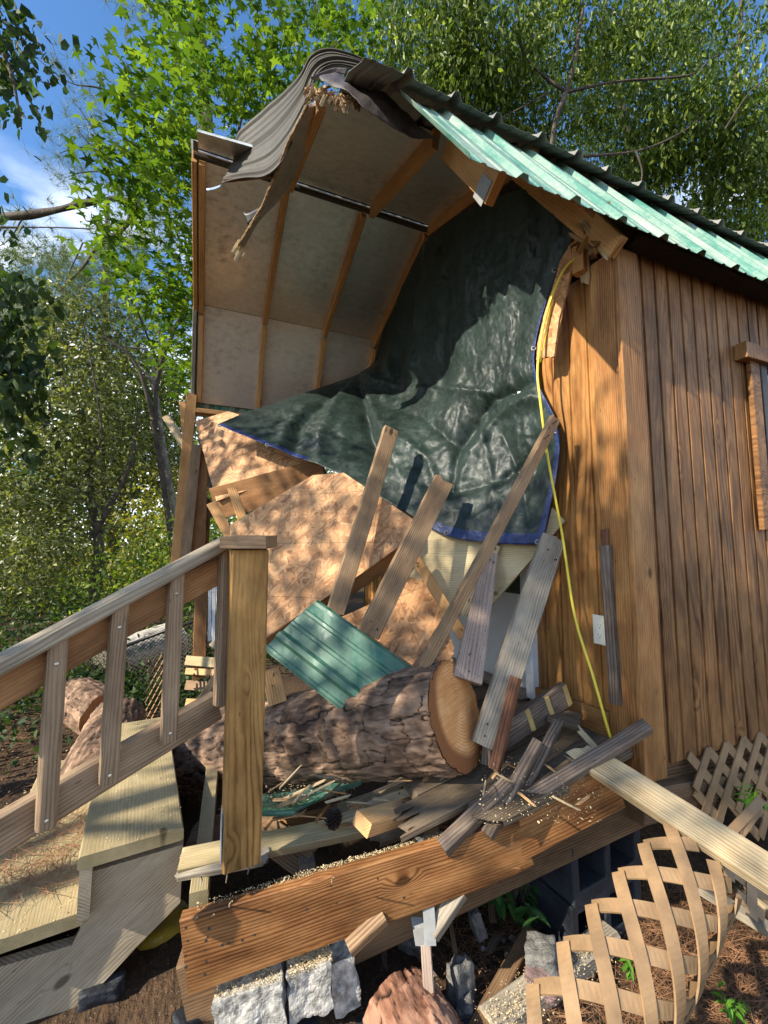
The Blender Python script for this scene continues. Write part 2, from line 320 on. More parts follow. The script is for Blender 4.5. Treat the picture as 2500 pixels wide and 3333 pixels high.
# ------------------------------------------------------------------ object helpers
COL = SC.collection
def tag(o, label=None, cat=None, group=None, kind=None):
    if label: o['label'] = label
    if cat: o['category'] = cat
    if group: o['group'] = group
    if kind: o['kind'] = kind
    return o
def root(name, label, cat, loc, group=None):
    o = bpy.data.objects.new(name, None); COL.objects.link(o); o.location = loc; o.empty_display_size = .1
    return tag(o, label, cat, group)
def worldmat(p):
    m = Matrix.Identity(4)
    chain = []
    while p is not None: chain.append(p); p = p.parent
    for c in reversed(chain): m = m @ c.matrix_basis
    return m
def place(o, mw, parent):
    if parent is not None:
        o.parent = parent; o.matrix_basis = worldmat(parent).inverted() @ mw
    else: o.matrix_basis = mw
def mesh(name, V, F, mat, parent=None, mw=None, smooth=False, center=True):
    me = bpy.data.meshes.new(name); V = [Vector(v) for v in V]
    if mw is None:
        c = sum(V, Vector())/len(V) if center else Vector(); mw = Matrix.Translation(c); V = [v-c for v in V]
    me.from_pydata(V, [], F); me.update()
    if mat: me.materials.append(M[mat] if isinstance(mat, str) else mat)
    if smooth: me.polygons.foreach_set('use_smooth', [True]*len(me.polygons))
    o = bpy.data.objects.new(name, me); COL.objects.link(o); place(o, mw, parent); return o
def frame(x, n):
    x = x.normalized(); z = (n - x*n.dot(x)).normalized(); y = z.cross(x)
    return x, y, z
def mat4(o, x, y, z): return Matrix(((x.x, y.x, z.x, o.x), (x.y, y.y, z.y, o.y), (x.z, y.z, z.z, o.z), (0, 0, 0, 1)))
def boardgeo(Lg, w, t, w1=None, j0=0, j1=0, bev=.003, nx=6, bend=0, twist=0, k=None, seed=0):
    """board along local x, width y, thickness z; j0/j1 = length of the splinters at either end"""
    r = random.Random(seed); k = k or (14 if (j0 or j1) else 2); w1 = w if w1 is None else w1
    def ring(wd):
        b = min(bev, t*.3, wd*.3)
        top = [(-wd/2+b+(wd-2*b)*i/k, t/2) for i in range(k+1)]
        bot = [(wd/2-b-(wd-2*b)*i/k, -t/2) for i in range(k+1)]
        return top+[(wd/2, t/2-b), (wd/2, -t/2+b)]+bot+[(-wd/2, -t/2+b), (-wd/2, t/2-b)]
    n = 2*(k+1)+4
    def jag(j):
        a = []; cur = r.random()
        for i in range(k+1):
            if r.random() < .55: cur = r.random()**1.4
            a.append((cur*.8+r.random()*.2)*j)
        full = a+[a[-1]]*2+list(reversed([q+(r.random()-.5)*.3*j for q in a]))+[a[0]]*2
        return full
    e0, e1 = (jag(j0) if j0 else [0]*n), (jag(j1) if j1 else [0]*n)
    V = []; F = []
    for i in range(nx+1):
        s = i/nx; rg = ring(w+(w1-w)*s); tw = twist*(s-.5)
        for q, (y, z) in enumerate(rg):
            x = -Lg/2 + Lg*s
            if i == 0: x -= e0[q]
            if i == nx: x += e1[q]
            if i == 0 and j0: z *= .75
            if i == nx and j1: z *= .75
            y2 = y*math.cos(tw)-z*math.sin(tw); z2 = y*math.sin(tw)+z*math.cos(tw)
            V.append((x, y2 + (r.random()-.5)*.0008, z2 + bend*(1-(2*s-1)**2)))
    for i in range(nx):
        for q in range(n): a, b_ = i*n+q, i*n+(q+1) % n; F.append((a, a+n, b_+n, b_))
    F.append(tuple(range(n))); F.append(tuple(reversed(range(nx*n, nx*n+n))))
    return V, F
SEED = [0]
def board(name, p0, p1, wd, t, mat, parent=None, roll=0, n=None, **k):
    p0, p1 = pt(p0), pt(p1); mid = (p0+p1)/2; ax = (p1-p0)
    if n is None: n = CAM-mid
    x, y, z = frame(ax, n)
    if roll: q = Matrix.Rotation(R(roll), 3, x); y, z = q @ y, q @ z
    SEED[0] += 1; V, F = boardgeo(ax.length, wd, t, seed=SEED[0], **k)
    return mesh(name, V, F, mat, parent, mat4(mid, x, y, z))
def box(name, c, s, mat, parent=None, bev=.003):
    """axis aligned box with chamfered long edges; grain along its longest side"""
    c = Vector(c); ax = max(range(3), key=lambda i: s[i]); h = Vector((0, 0, 0)); h[ax] = s[ax]/2
    o = [i for i in range(3) if i != ax]; n = Vector((0, 0, 0)); n[o[1]] = 1
    x, y, z = frame(h, n); return board(name, c-h, c+h, s[o[0]], s[o[1]], mat, parent, n=n, bev=bev, nx=2)
def tube(name, P, r, mat, parent=None, n=8, r1=None, cap=True):
    P = [pt(p) for p in P]; V = []; F = []; m = len(P); up = Vector((.3, .2, 1)).normalized()
    for i, p in enumerate(P):
        d = (P[min(i+1, m-1)]-P[max(i-1, 0)]).normalized()
        a = d.cross(up); a = a if a.length > 1e-3 else d.cross(Vector((1, 0, 0))); a.normalize(); b = d.cross(a)
        rr = r if r1 is None else r+(r1-r)*i/(m-1)
        for q in range(n): an = 2*math.pi*q/n; V.append(p+a*(rr*math.cos(an))+b*(rr*math.sin(an)))
    for i in range(m-1):
        for q in range(n): F.append((i*n+q, i*n+(q+1) % n, (i+1)*n+(q+1) % n, (i+1)*n+q))
    if cap: F.append(tuple(range(n))); F.append(tuple(reversed(range((m-1)*n, m*n))))
    return mesh(name, V, F, mat, parent, smooth=True)
def spline(P, k=8):
    P = [pt(p) for p in P]; Q = [P[0]*2-P[1]]+P+[P[-1]*2-P[-2]]; out = []
    for i in range(1, len(Q)-2):
        a, b_, c, d = Q[i-1:i+3]
        for j in range(k):
            s = j/k; out.append(.5*((2*b_)+(c-a)*s+(2*a-5*b_+4*c-d)*s*s+(-a+3*b_-3*c+d)*s**3))
    out.append(P[-1]); return out
def sheet(name, poly, plane, t, mat, parent=None, jag=(), ja=.02, flip=1):
    """flat panel: pixel outline laid on the plane through three (px,py,depth) points, with thickness"""
    a, b_, c = [pt(p) for p in plane]; n = (b_-a).cross(c-a).normalized()
    if n.dot(CAM-a) < 0: n = -n
    x, y, z = frame(b_-a, n); P = []
    for i in range(len(poly)):
        p0 = onP(*poly[i], a, n); p1 = onP(*poly[(i+1) % len(poly)], a, n)
        if i in jag:
            m = max(6, int((p1-p0).length/.012))
            for j in range(m): P.append(p0.lerp(p1, j/m)+(x*rnd.uniform(-1, 1)+y*rnd.uniform(-1, 1))*ja*(0 if j == 0 else 1))
        else: P.append(p0)
    o = sum(P, Vector())/len(P); mw = mat4(o, x, y, z); iv = mw.inverted(); Q = [iv @ p for p in P]; k = len(Q)
    V = [(q.x, q.y, t/2) for q in Q]+[(q.x, q.y, -t/2) for q in Q]
    F = [tuple(range(k)), tuple(reversed(range(k, 2*k)))]+[(i, k+i, k+(i+1) % k, (i+1) % k) for i in range(k)]
    ob = mesh(name, V, F, mat, parent, mw)
    import bmesh
    bm = bmesh.new(); bm.from_mesh(ob.data); bmesh.ops.recalc_face_normals(bm, faces=bm.faces); bmesh.ops.triangulate(bm, faces=[f for f in bm.faces if len(f.verts) > 4]); bm.to_mesh(ob.data); bm.free()
    return ob
def gridmesh(name, G, mat, parent=None, thick=0, smooth=True, attrs=None, mats=None, fmat=None):
    """G[j][i] grid of points; thick closes it to a slab"""
    nr, nc = len(G), len(G[0]); V = [p for row in G for p in row]; F = []
    for j in range(nr-1):
        for i in range(nc-1): F.append((j*nc+i, j*nc+i+1, (j+1)*nc+i+1, (j+1)*nc+i))
    o = mesh(name, V, F, mat, parent, smooth=smooth)
    if mats:
        for m_ in mats: o.data.materials.append(M[m_])
        o.data.polygons.foreach_set('material_index', fmat)
    if thick:
        md = o.modifiers.new('thickness', 'SOLIDIFY'); md.thickness = thick; md.offset = 0
    return o
def fbm(p, s, o=4): return noise.fractal(Vector(p)*s, 1.0, 2.0, o)

# ribbed roof metal: u across ribs (metres), h profile
def prof(u, pitch=.2286, big=.019, small=.004):
    a = (u % pitch)/pitch; d = min(a, 1-a)*pitch
    if d < .011: return big
    if d < .026: return big*(1-(d-.011)/.015)
    for s in (1/3, 2/3):
        e = abs(a-s)*pitch
        if e < .006: return small
        if e < .012: return small*(1-(e-.006)/.006)
    return 0
def ribus(u0, u1, pitch=.2286):
    us = set([u0, u1]); k = math.floor(u0/pitch)-1
    while k*pitch < u1+pitch:
        for d in (-.026, -.011, .011, .026): us.add(k*pitch+d)
        for s in (1/3, 2/3):
            for d in (-.012, -.006, .006, .012): us.add((k+s)*pitch+d)
        k += 1
    return sorted(u for u in us if u0 <= u <= u1)
def ribbed(name, surf, u0, u1, vs, mat, parent=None, sgn=1, thick=.0012, big=.019):
    us = ribus(u0, u1); G = []
    for v in vs:
        row = []
        for u in us:
            p, n = surf(u, v); row.append(p+n*(prof(u, big=big)*sgn))
        G.append(row)
    return gridmesh(name, G, mat, parent, thick, smooth=False)

# leaves: many copies of one small outline in a single mesh
LEAF = {}
def _star():
    P = []
    for k in range(5):
        a = math.pi/2+(k-0)*2*math.pi/5*.86; P.append((math.cos(a)*[1, .92, .72, .72, .92][k], math.sin(a)*[1, .92, .72, .72, .92][k], -.16+.06*(k % 2)))
        b = a+math.pi/5*.86; P.append((math.cos(b)*.38, math.sin(b)*.38, .10))
    P[5] = (P[5][0]*.5, P[5][1]*.5, .05)
    return P, [tuple(range(10))]
LEAF['star'] = _star()
LEAF['oval'] = ([(0, -1, 0), (.34, -.25, .10), (.26, .45, .08), (0, 1, -.1), (-.26, .45, .08), (-.34, -.25, .10)], [(0, 1, 2, 3), (0, 3, 4, 5)])
LEAF['rhomb'] = ([(0, -1, 0), (.5, .05, .12), (0, 1, 0), (-.5, .05, .12)], [(0, 1, 2), (0, 2, 3)])
LEAF['tri'] = ([(-.42, -.9, 0), (.42, -.9, 0), (.5, .2, .1), (0, 1.0, -.05), (-.5, .2, .1)], [(0, 1, 2, 3, 4)])
LEAF['needle'] = ([(-.012, 0, 0), (.012, 0, 0), (0, 1, 0)], [(0, 1, 2)])
def leafrot(n, mode):
    if mode == 'droop':   # tip hangs down
        d = np.stack([rng.normal(0, .45, n), rng.normal(0, .45, n), -np.abs(rng.normal(.8, .3, n))], 1)
    elif mode == 'flat':
        a = rng.uniform(0, 2*np.pi, n); d = np.stack([np.cos(a), np.sin(a), rng.normal(-.25, .3, n)], 1)
    else: d = rng.normal(0, 1, (n, 3))
    y = d/np.linalg.norm(d, axis=1, keepdims=True)
    z = rng.normal(0, 1, (n, 3))*(.45 if mode == 'flat' else 1)+np.array([0, 0, 1.0 if mode == 'flat' else 0.0])+(np.array([-.35, -.35, .3]) if mode == 'droop' else 0)
    z = z-y*(z*y).sum(1, keepdims=True); z /= np.linalg.norm(z, axis=1, keepdims=True)
    return np.cross(y, z), y, z
def leaves(name, C, size, shape, mat, parent=None, mode='random', axes=None):
    C = np.asarray(C, float); n = len(C); P, F = LEAF[shape]; P = np.array(P); k = len(P)
    x, y, z = axes if axes is not None else leafrot(n, mode)
    s = (np.asarray(size)*np.ones(n))[:, None, None]
    V = C[:, None, :]+s*(P[None, :, 0:1]*x[:, None, :]+P[None, :, 1:2]*y[:, None, :]+P[None, :, 2:3]*z[:, None, :])
    V = V.reshape(-1, 3); c = V.mean(0); lf = [i for f in F for i in f]; nl = len(lf)
    me = bpy.data.meshes.new(name); me.vertices.add(n*k); me.vertices.foreach_set('co', (V-c).ravel().astype(np.float32))
    li = (np.array(lf)[None, :]+(np.arange(n)*k)[:, None]).ravel(); me.loops.add(n*nl); me.loops.foreach_set('vertex_index', li.astype(np.int32))
    ln = np.array([len(f) for f in F]); st = np.concatenate([[0], np.cumsum(ln)[:-1]])
    me.polygons.add(n*len(F)); me.polygons.foreach_set('loop_start', (st[None, :]+(np.arange(n)*nl)[:, None]).ravel().astype(np.int32))
    me.update(calc_edges=True); me.validate(); me.materials.append(M[mat])
    o = bpy.data.objects.new(name, me); COL.objects.link(o); place(o, Matrix.Translation(Vector(c)), parent); return o
def blobs(spec, clump=14, spread=.22):
    """leaf centres: clumps scattered inside ellipsoids. spec: (centre, radii, number)"""
    out = []
    for c, r, n in spec:
        m = max(1, n//clump); u = rng.normal(0, 1, (m, 3)); u /= np.linalg.norm(u, axis=1, keepdims=True)
        u *= rng.uniform(.25, 1, (m, 1))**.45*rng.uniform(.8, 1.15, (m, 1)); cc = np.array(c)+u*np.array(r)
        out.append((cc[:, None, :]+rng.normal(0, spread, (m, clump, 3))*np.array([1, 1, .7])).reshape(-1, 3))
    return np.concatenate(out)
def limbs(name, paths, mat, parent):
    """trunk or branches as one mesh: list of (points, r0, r1)"""
    V = []; F = []
    for P, r0, r1 in paths:
        P = spline([pt(p) for p in P], 5) if len(P) > 2 else [pt(p) for p in P]; m = len(P); n = 7; b0 = len(V)
        for i, p in enumerate(P):
            d = (P[min(i+1, m-1)]-P[max(i-1, 0)]).normalized(); a = d.cross(Vector((.31, .2, .93))).normalized(); b = d.cross(a); rr = r0+(r1-r0)*i/(m-1)
            for q in range(n):
                an = 2*math.pi*q/n; k = rr*(1+.18*math.sin(q*2.3+i*.9)); V.append(p+a*(k*math.cos(an))+b*(k*math.sin(an)))
        for i in range(m-1):
            for q in range(n): F.append((b0+i*n+q, b0+i*n+(q+1) % n, b0+(i+1)*n+(q+1) % n, b0+(i+1)*n+q))
    return mesh(name, V, F, mat, parent, smooth=True)
def rootat(name, label, cat, loc, group=None): return root(name, label, cat, Vector(loc), group)
# ================================================================== THE CABIN
XG, YN, YR, YB, YF, YBF = 1.49, 1.14, 2.60, 1.53, 4.06, 3.67      # gable, near wall, ridge, near break, far wall, far break
ZR, ZB, ZE = 3.22, 2.84, 2.04
XE = 7.0
SU = (ZR-ZB)/(YR-YB); SLO = (ZB-ZE)/(YB-1.02)
cabin = root('barn_cabin', 'brown wooden barn cabin with a green metal gambrel roof torn open over its porch', 'cabin', (XG, YN, 0))
# long wall siding with grooves
def wallgrid(name, ax, c, u0, u1, z0, z1, pitch, mat, out, du=.0):
    us = [u0]; g = math.ceil((u0+du)/pitch)*pitch-du
    while g < u1-.02:
        us += [g-.0075, g-.006, g+.006, g+.0075]; g += pitch
    us.append(u1); V = []; F = []; dep = []
    g0 = [0]+[0, .009, .009, 0]*((len(us)-2)//4)+[0]; m = len(us)
    zs = [z0+(z1-z0)*i/6 for i in range(7)]
    for z in zs:
        for u, d in zip(us, g0):
            V.append((u, c-out*d, z) if ax == 'Y' else (c-out*d, u, z))
    for j in range(6):
        for i in range(m-1): F.append((j*m+i, j*m+i+1, (j+1)*m+i+1, (j+1)*m+i))
    o = mesh(name, V, F, mat, cabin)
    return o
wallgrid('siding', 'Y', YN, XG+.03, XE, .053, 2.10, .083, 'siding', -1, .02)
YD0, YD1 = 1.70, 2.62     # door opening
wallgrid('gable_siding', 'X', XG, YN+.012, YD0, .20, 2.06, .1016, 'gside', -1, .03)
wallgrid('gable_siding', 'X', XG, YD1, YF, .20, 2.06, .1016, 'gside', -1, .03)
board('baseboard', Vector((XG-.012, YN+.11, .175)), Vector((XG-.012, YD0-.0, .155)), .10, .022, 'trim', cabin, n=Vector((-1, 0, 0)))
# corner boards
board('corner_trim', Vector((XG-.012, YN+.052, .03)), Vector((XG-.012, YN+.052, 2.06)), .115, .022, 'trim', cabin, n=Vector((-1, 0, 0)))
board('corner_trim', Vector((XG+.035, YN-.018, .03)), Vector((XG+.035, YN-.018, 2.06)), .118, .022, 'trim', cabin, n=Vector((0, -1, 0)))
board('torn_trim', onX(1900, 800, XG-.03), onX(1905, 900, XG-.03), .045, .01, 'pale', cabin, n=Vector((-1, 0, 0)), j1=.05)
# floor frame under the siding, far and end walls
box('floor_joist', (4.2, YN+.05, -.02), (5.4, .04, .14), 'skid', cabin)
mesh('far_wall', [(-.13, YF+.05, .1), (XE, YF+.05, .1), (XE, YF+.05, 2.08), (-.13, YF+.05, 2.08), (1.5, YF+.07, .1), (XE, YF+.07, .1), (XE, YF+.07, 2.08), (1.5, YF+.07, 2.08)], [(4, 5, 6, 7)], 'gside', cabin)
mesh('end_wall', [(XE, YN, .1), (XE, YF, .1), (XE, YF, 2.08), (XE, YBF, ZB), (XE, YR, ZR), (XE, YB, ZB), (XE, YN, 2.08)], [tuple(range(7))], 'gside', cabin)
mesh('interior_floor', [(XG+.02, YN+.02, .11), (XE, YN+.02, .11), (XE, YF, .11), (XG+.02, YF, .11)], [(0, 1, 2, 3)], 'deck', cabin)
# eave: soffit and fascia
box('soffit', (XG-.0+(XE-XG)/2, 1.08, 2.075), (XE-XG-.05, .08, .012), 'eaveshade', cabin)
# splintered wood where the corner plate tore
for i in range(26):
    p = onX(rnd.gauss(1928, 26), rnd.gauss(770, 26), rnd.uniform(XG-.07, XG))
    board('splinter', p, p+Vector((rnd.gauss(-.03, .03), rnd.gauss(0, .05), rnd.gauss(-.015, .05))), rnd.uniform(.012, .03), .004, rnd.choice(['orange', 'pale', 'raft']), cabin, nx=2, j1=.03)
board('corner_block', onX(1885, 805, XG-.05), onX(1888, 890, XG-.05), .05, .04, 'raft', cabin, n=Vector((-1, -.3, 0)))
board('wall_plate', onX(1935, 745, XG-.01), onX(1850, 690, XG+.0), .085, .04, 'raft', cabin, n=Vector((-1, 0, -.2)), j0=.05)
# OSB skin of the gable that hangs loose beside the tarp
sheet('loose_sheathing', [(1858, 800), (1868, 860), (1848, 940), (1822, 1040), (1806, 1160), (1748, 1172), (1752, 1120), (1772, 1030), (1800, 940), (1826, 850)], [onX(1850, 830, 1.425), onX(1806, 1160, 1.40), onX(1750, 1165, 1.385)], .012, 'osb', cabin, jag=(4,), ja=.006)
# outlet
oc = onX(1957, 2050, XG-.012)
o = mesh('outlet_plate', *boardgeo(.115, .070, .006, bev=.003, nx=1), 'plate', cabin, mat4(oc+Vector((-.003, 0, 0)), Vector((0, 0, 1)), Vector((0, 1, 0)), Vector((-1, 0, 0))))
def sub(nm, dz, dy, h, wd, t, mat): return mesh(nm, *boardgeo(h, wd, t, bev=.001, nx=1), mat, o, mat4(oc+Vector((-.006-t/2, dy, dz)), Vector((0, 0, 1)), Vector((0, 1, 0)), Vector((-1, 0, 0))))
sub('socket_face', 0, 0, .066, .033, .003, 'plate')
for dz in (.019, -.019):
    for dy in (-.006, .006): sub('socket_slot', dz, dy, .009, .002, .0036, 'slot')
    sub('socket_slot', dz-.010, 0, .005, .005, .0036, 'slot')
sub('socket_button', 0, .004, .004, .008, .0042, 'white'); sub('socket_button', 0, -.006, .004, .008, .0042, 'white')
for dz in (.049, -.049): sub('screw', dz, 0, .006, .006, .0015, 'plate')
# dark strip of old railing on the gable wall, with its screw
st = board('wall_strip', onX(1972, 1775, XG-.035), onX(2007, 2290, XG-.035), .038, .036, 'darkw', cabin, n=Vector((-1, -.15, 0)))
board('broken_stub', onX(1972, 1730, XG-.02), onX(1975, 1775, XG-.02), .034, .03, 'redw', cabin, n=Vector((-1, 0, 0)), j0=.02)
# door and jamb in the gable wall
dr = mesh('door', *boardgeo(1.95, YD1-YD0-.02, .04, nx=1), 'white', cabin, mat4(Vector((XG+.04, (YD0+YD1)/2+.03, 1.13)), Vector((0, 0, 1)), Vector((0, 1, 0)), Vector((-1, 0, 0))))
for k in range(3):
    mesh('glass_pane', *boardgeo(.70, .20, .006, nx=1, bev=.001), 'glass', dr, mat4(Vector((XG+.018, 1.88+k*.225, .98)), Vector((0, 0, 1)), Vector((0, 1, 0)), Vector((-1, 0, 0))))
    mesh('glass_pane', *boardgeo(.62, .20, .006, nx=1, bev=.001), 'glass', dr, mat4(Vector((XG+.018, 1.88+k*.225, 1.70)), Vector((0, 0, 1)), Vector((0, 1, 0)), Vector((-1, 0, 0))))
    mesh('glazing_bar', *boardgeo(1.40, .022, .012, nx=1, bev=.002), 'white', dr, mat4(Vector((XG+.012, 1.765+k*.225, 1.34)), Vector((0, 0, 1)), Vector((0, 1, 0)), Vector((-1, 0, 0))))
box('door_jamb', (XG-.005, YD0-.02, 1.14), (.06, .05, 1.98), 'white', cabin)
box('door_sill', (XG-.03, (YD0+YD1)/2, .155), (.09, YD1-YD0, .025), 'grey', cabin)
# window at the right edge
w0 = onY(2455, 1150, YN-.02); wz1 = w0.z+.02; xw = onY(2440, 1500, YN).x
box('window_trim', (xw+.045, YN-.02, wz1-.46), (.07, .022, .80), 'siding', cabin)
hd = onY(2415, 1122, YN-.03); box('window_head', (hd.x+.42, YN-.028, hd.z-.03), (.86, .05, .075), 'siding', cabin)
wf = box('window_frame', (xw+.125, YN-.012, wz1-.46), (.05, .03, .78), 'slot', cabin)
mesh('window_glass', *boardgeo(.75, .6, .005, nx=1, bev=.001), 'glass', wf, mat4(Vector((xw+.42, YN-.006, wz1-.46)), Vector((0, 0, 1)), Vector((1, 0, 0)), Vector((0, -1, 0))))
# ---- roof: metal skins
nl = Vector((0, -(ZB-ZE), YB-1.02)).normalized(); nu = Vector((0, -SU, 1)).normalized()
def s_low(u, v): return Vector((u, YB+(1.015-YB)*v, ZB+.008+(ZE+.012-ZB)*v)), nl
ribbed('lower_roof', s_low, .70, XE, [.035, .25, .5, .75, 1], 'roof', cabin)
def s_up(u, v):   # upper sheets, bent down where the tree tore them (low x)
    y = 1.395+(YR-1.395)*v; z = ZB+.078+SU*(y-YB)-.108*min(1, max(0, (1.62-y)/.205))
    k = max(0.0, (.72-u)/.40); z -= .02*k*k*(1-v)
    wob = .012*math.sin(u*7.3)+.008*math.sin(u*17+1)
    return Vector((u, y+wob*(1-v), z+wob*(1-v))), nu
ribbed('upper_roof', s_up, .495, XE, [0, .025, .05, .09, .13, .165, .3, .6, 1], 'under', cabin, big=.030)
def s_far(u, v): y = YR+(YBF+.13-YR)*v; return Vector((u, y, ZR+.09-SU*(y-YR))), Vector((0, SU, 1)).normalized()
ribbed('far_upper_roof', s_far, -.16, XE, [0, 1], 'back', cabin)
def s_farl(u, v): y = YBF+(YF+.12-YBF)*v; return Vector((u, y+.02, ZB+.05-SLO*(y-YBF))), Vector((0, .84, .54))
ribbed('far_lower_roof', s_farl, -.16, XE, [0, 1], 'roof', cabin)
sheet('ridge_flap', [(622, 452), (690, 466), (752, 487), (736, 530), (700, 525), (626, 514)], [(622, 452, 2.84), (752, 487, 2.66), (626, 514, 2.90)], .004, 'under', cabin)
# ---- sheathing seen from inside (foil faced) and its framing
def slab(name, P, mat, t=.012, par=None):
    n = (P[1]-P[0]).cross(P[2]-P[0]).normalized(); c = sum(P, Vector())/len(P); x, y, z = frame(P[1]-P[0], n if n.z > 0 else -n)
    mw = mat4(c, x, y, z); iv = mw.inverted(); Q = [iv @ p for p in P]; k = len(Q)
    V = [(q.x, q.y, 0) for q in Q]+[(q.x, q.y, t) for q in Q]
    return mesh(name, V, [tuple(range(k)), tuple(range(k, 2*k))]+[(i, (i+1) % k, k+(i+1) % k, k+i) for i in range(k)], mat, par or cabin, mw)
def U(x, y, dz=0): return Vector((x, y, ZR-SU*abs(y-YR)+.045+dz))
def Lf(x, y, dz=0): return Vector((x, y, ZB+.045-SLO*(y-YBF)+dz))
XL = -.13
slab('far_sheathing', [U(XL, YR+.01), U(XE, YR+.01), U(XE, YBF), U(XL, YBF)], 'silver')
slab('far_sheathing', [Lf(XL, YBF+.002), Lf(XE, YBF+.002), Lf(XE, YF+.05), Lf(XL, YF+.05)], 'silver')
slab('near_sheathing', [U(.42, YR-.01), U(.98, YR-.01), U(.98, 1.72), U(.43, 1.76)], 'silver')
slab('near_sheathing', [U(.982, YR-.01), U(1.50, YR-.01), U(1.50, 1.56), U(.982, 1.66)], 'silver')
slab('near_sheathing', [U(1.502, YR-.01), U(XE, YR-.01), U(XE, 1.54), U(1.502, 1.54)], 'silver')
slab('near_sheathing', [U(XL, YR-.01), U(.30, YR-.01), U(.22, 2.38), U(XL, 2.42)], 'silver')
def lowp(x, y, dz=0): return Vector((x, y, ZB-.045+SLO*(y-YB)+dz))
slab('near_lower_sheathing', [lowp(1.0, YB), lowp(XE, YB), lowp(XE, 1.08), lowp(1.0, 1.2)], 'osb')
box('ridge_board', (XL+.8, YR, ZR-.0), (1.65, .03, .024), 'ridge', cabin)
box('ridge_board', (4.2, YR, ZR-.01), (5.5, .03, .024), 'ridge', cabin)
def rafter(a, b, n, nm='rafter', **k): board(nm, a, b, .038, .088, 'raft', cabin, n=n, **k)
for x in (-.105, .40, .935, 1.43):
    rafter(U(x, YR+.02, -.045), U(x, YBF-.0, -.045), Vector((0, SU, 1)))
    rafter(Lf(x, YBF+.02, -.05), Lf(x, YF+.02, -.04), Vector((0, SLO, 1)))
for x, y in ((.42, 1.74), (.985, 1.69), (1.44, 1.50)):
    rafter(U(x, YR-.02, -.045), U(x, y, -.045), Vector((0, -SU, 1)))
for i in range(8): rafter(U(2.0+.6*i, YR-.02, -.045), U(2.0+.6*i, YB, -.045), Vector((0, -SU, 1)))
board('top_plate', Vector((XL-.03, YF-.02, 2.09)), Vector((1.4, YF-.02, 2.09)), .088, .04, 'raft', cabin, n=Vector((0, 0, 1)))
# far side rake trim
board('rake_trim', U(XL-.02, YR+.02, -.03), U(XL-.02, YBF, -.03), .03, .11, 'raft', cabin, n=Vector((0, SU, 1)))
board('rake_trim', Lf(XL-.025, YBF, -.03), Lf(XL-.03, YF+.06, -.03), .03, .11, 'grey', cabin, n=Vector((0, SLO, 1)))
# lower leg of the near truss, cut off, with its toothed plate
a, b = Vector((1.03, 1.64, 2.84)), Vector((1.03, 1.29, 2.31))
lg = board('rafter_leg', a, b, .038, .13, 'raft', cabin, n=Vector((0, -.84, .54)))
tp = board('truss_plate', a.lerp(b, .80)+Vector((-.0215, .025, -.02)), a.lerp(b, .97)+Vector((-.0215, .03, -.02)), .09, .002, 'steel', cabin, n=Vector((-1, 0, 0)))
a2 = Vector((1.44, 1.62, 2.84)); board('rafter_leg', a2, Vector((1.44, 1.1, 2.05)), .038, .10, 'raft', cabin, n=Vector((0, -.84, .54)), j1=.04)
# ---- felt torn at the eave break
fe = [[(1060, 240, 1.95), (1110, 243, 1.93), (1180, 285, 1.93), (1260, 310, 1.93), (1340, 390, 1.93), (1415, 455, 1.93)],
      [(1040, 250, 1.93), (1105, 262, 1.89), (1185, 312, 1.88), (1265, 345, 1.89), (1345, 415, 1.92), (1420, 462, 1.94)],
      [(1045, 265, 1.92), (1130, 295, 1.87), (1180, 352, 1.86), (1265, 398, 1.88), (1345, 440, 1.92), (1425, 466, 1.95)]]
def interp(G, nu_, nv_):
    rows = [spline(r, nu_) for r in G]; cols = list(zip(*rows)); cols = [spline(list(c), nv_) for c in cols]
    return [list(r) for r in zip(*cols)]
G = interp(fe, 8, 8)
G = [[p+Vector((0, -1, .3))*(.014*fbm(p, 9)) for p in r] for r in G]
gridmesh('torn_felt', G, 'felt', cabin, .002)
fe2 = [[(1010, 250, 1.99), (1080, 222, 1.98), (1135, 222, 1.97)], [(1015, 262, 2.0), (1085, 240, 1.99), (1128, 243, 1.98)]]
gridmesh('torn_felt', interp(fe2, 6, 4), 'felt', cabin, .004)
gridmesh('torn_felt', interp([[(902, 430, 2.35), (950, 400, 2.3), (985, 330, 2.2)], [(905, 470, 2.37), (940, 460, 2.33), (970, 430, 2.25)], [(915, 510, 2.4), (935, 490, 2.36), (960, 440, 2.28)]], 6, 6), 'felt', cabin, .004)
# splintered chunk of sheathing under the ridge of the broken rafter
for i in range(110):
    s = rnd.random(); p = at(1000+s*165+rnd.gauss(0, 6), 285+math.sin(s*3.1)*14+rnd.gauss(0, 12)+s*28, 1.93+rnd.gauss(0, .02))
    d = (-UPV*rnd.uniform(.3, 1)+RGT*rnd.uniform(-.8, .3)-FWD*rnd.uniform(-.3, .6)).normalized()*rnd.uniform(.015, .045)
    board('splinter', p, p+d, rnd.uniform(.006, .016), .003, 'rawosb' if rnd.random() < .7 else 'pale', cabin, nx=2, j1=.012)
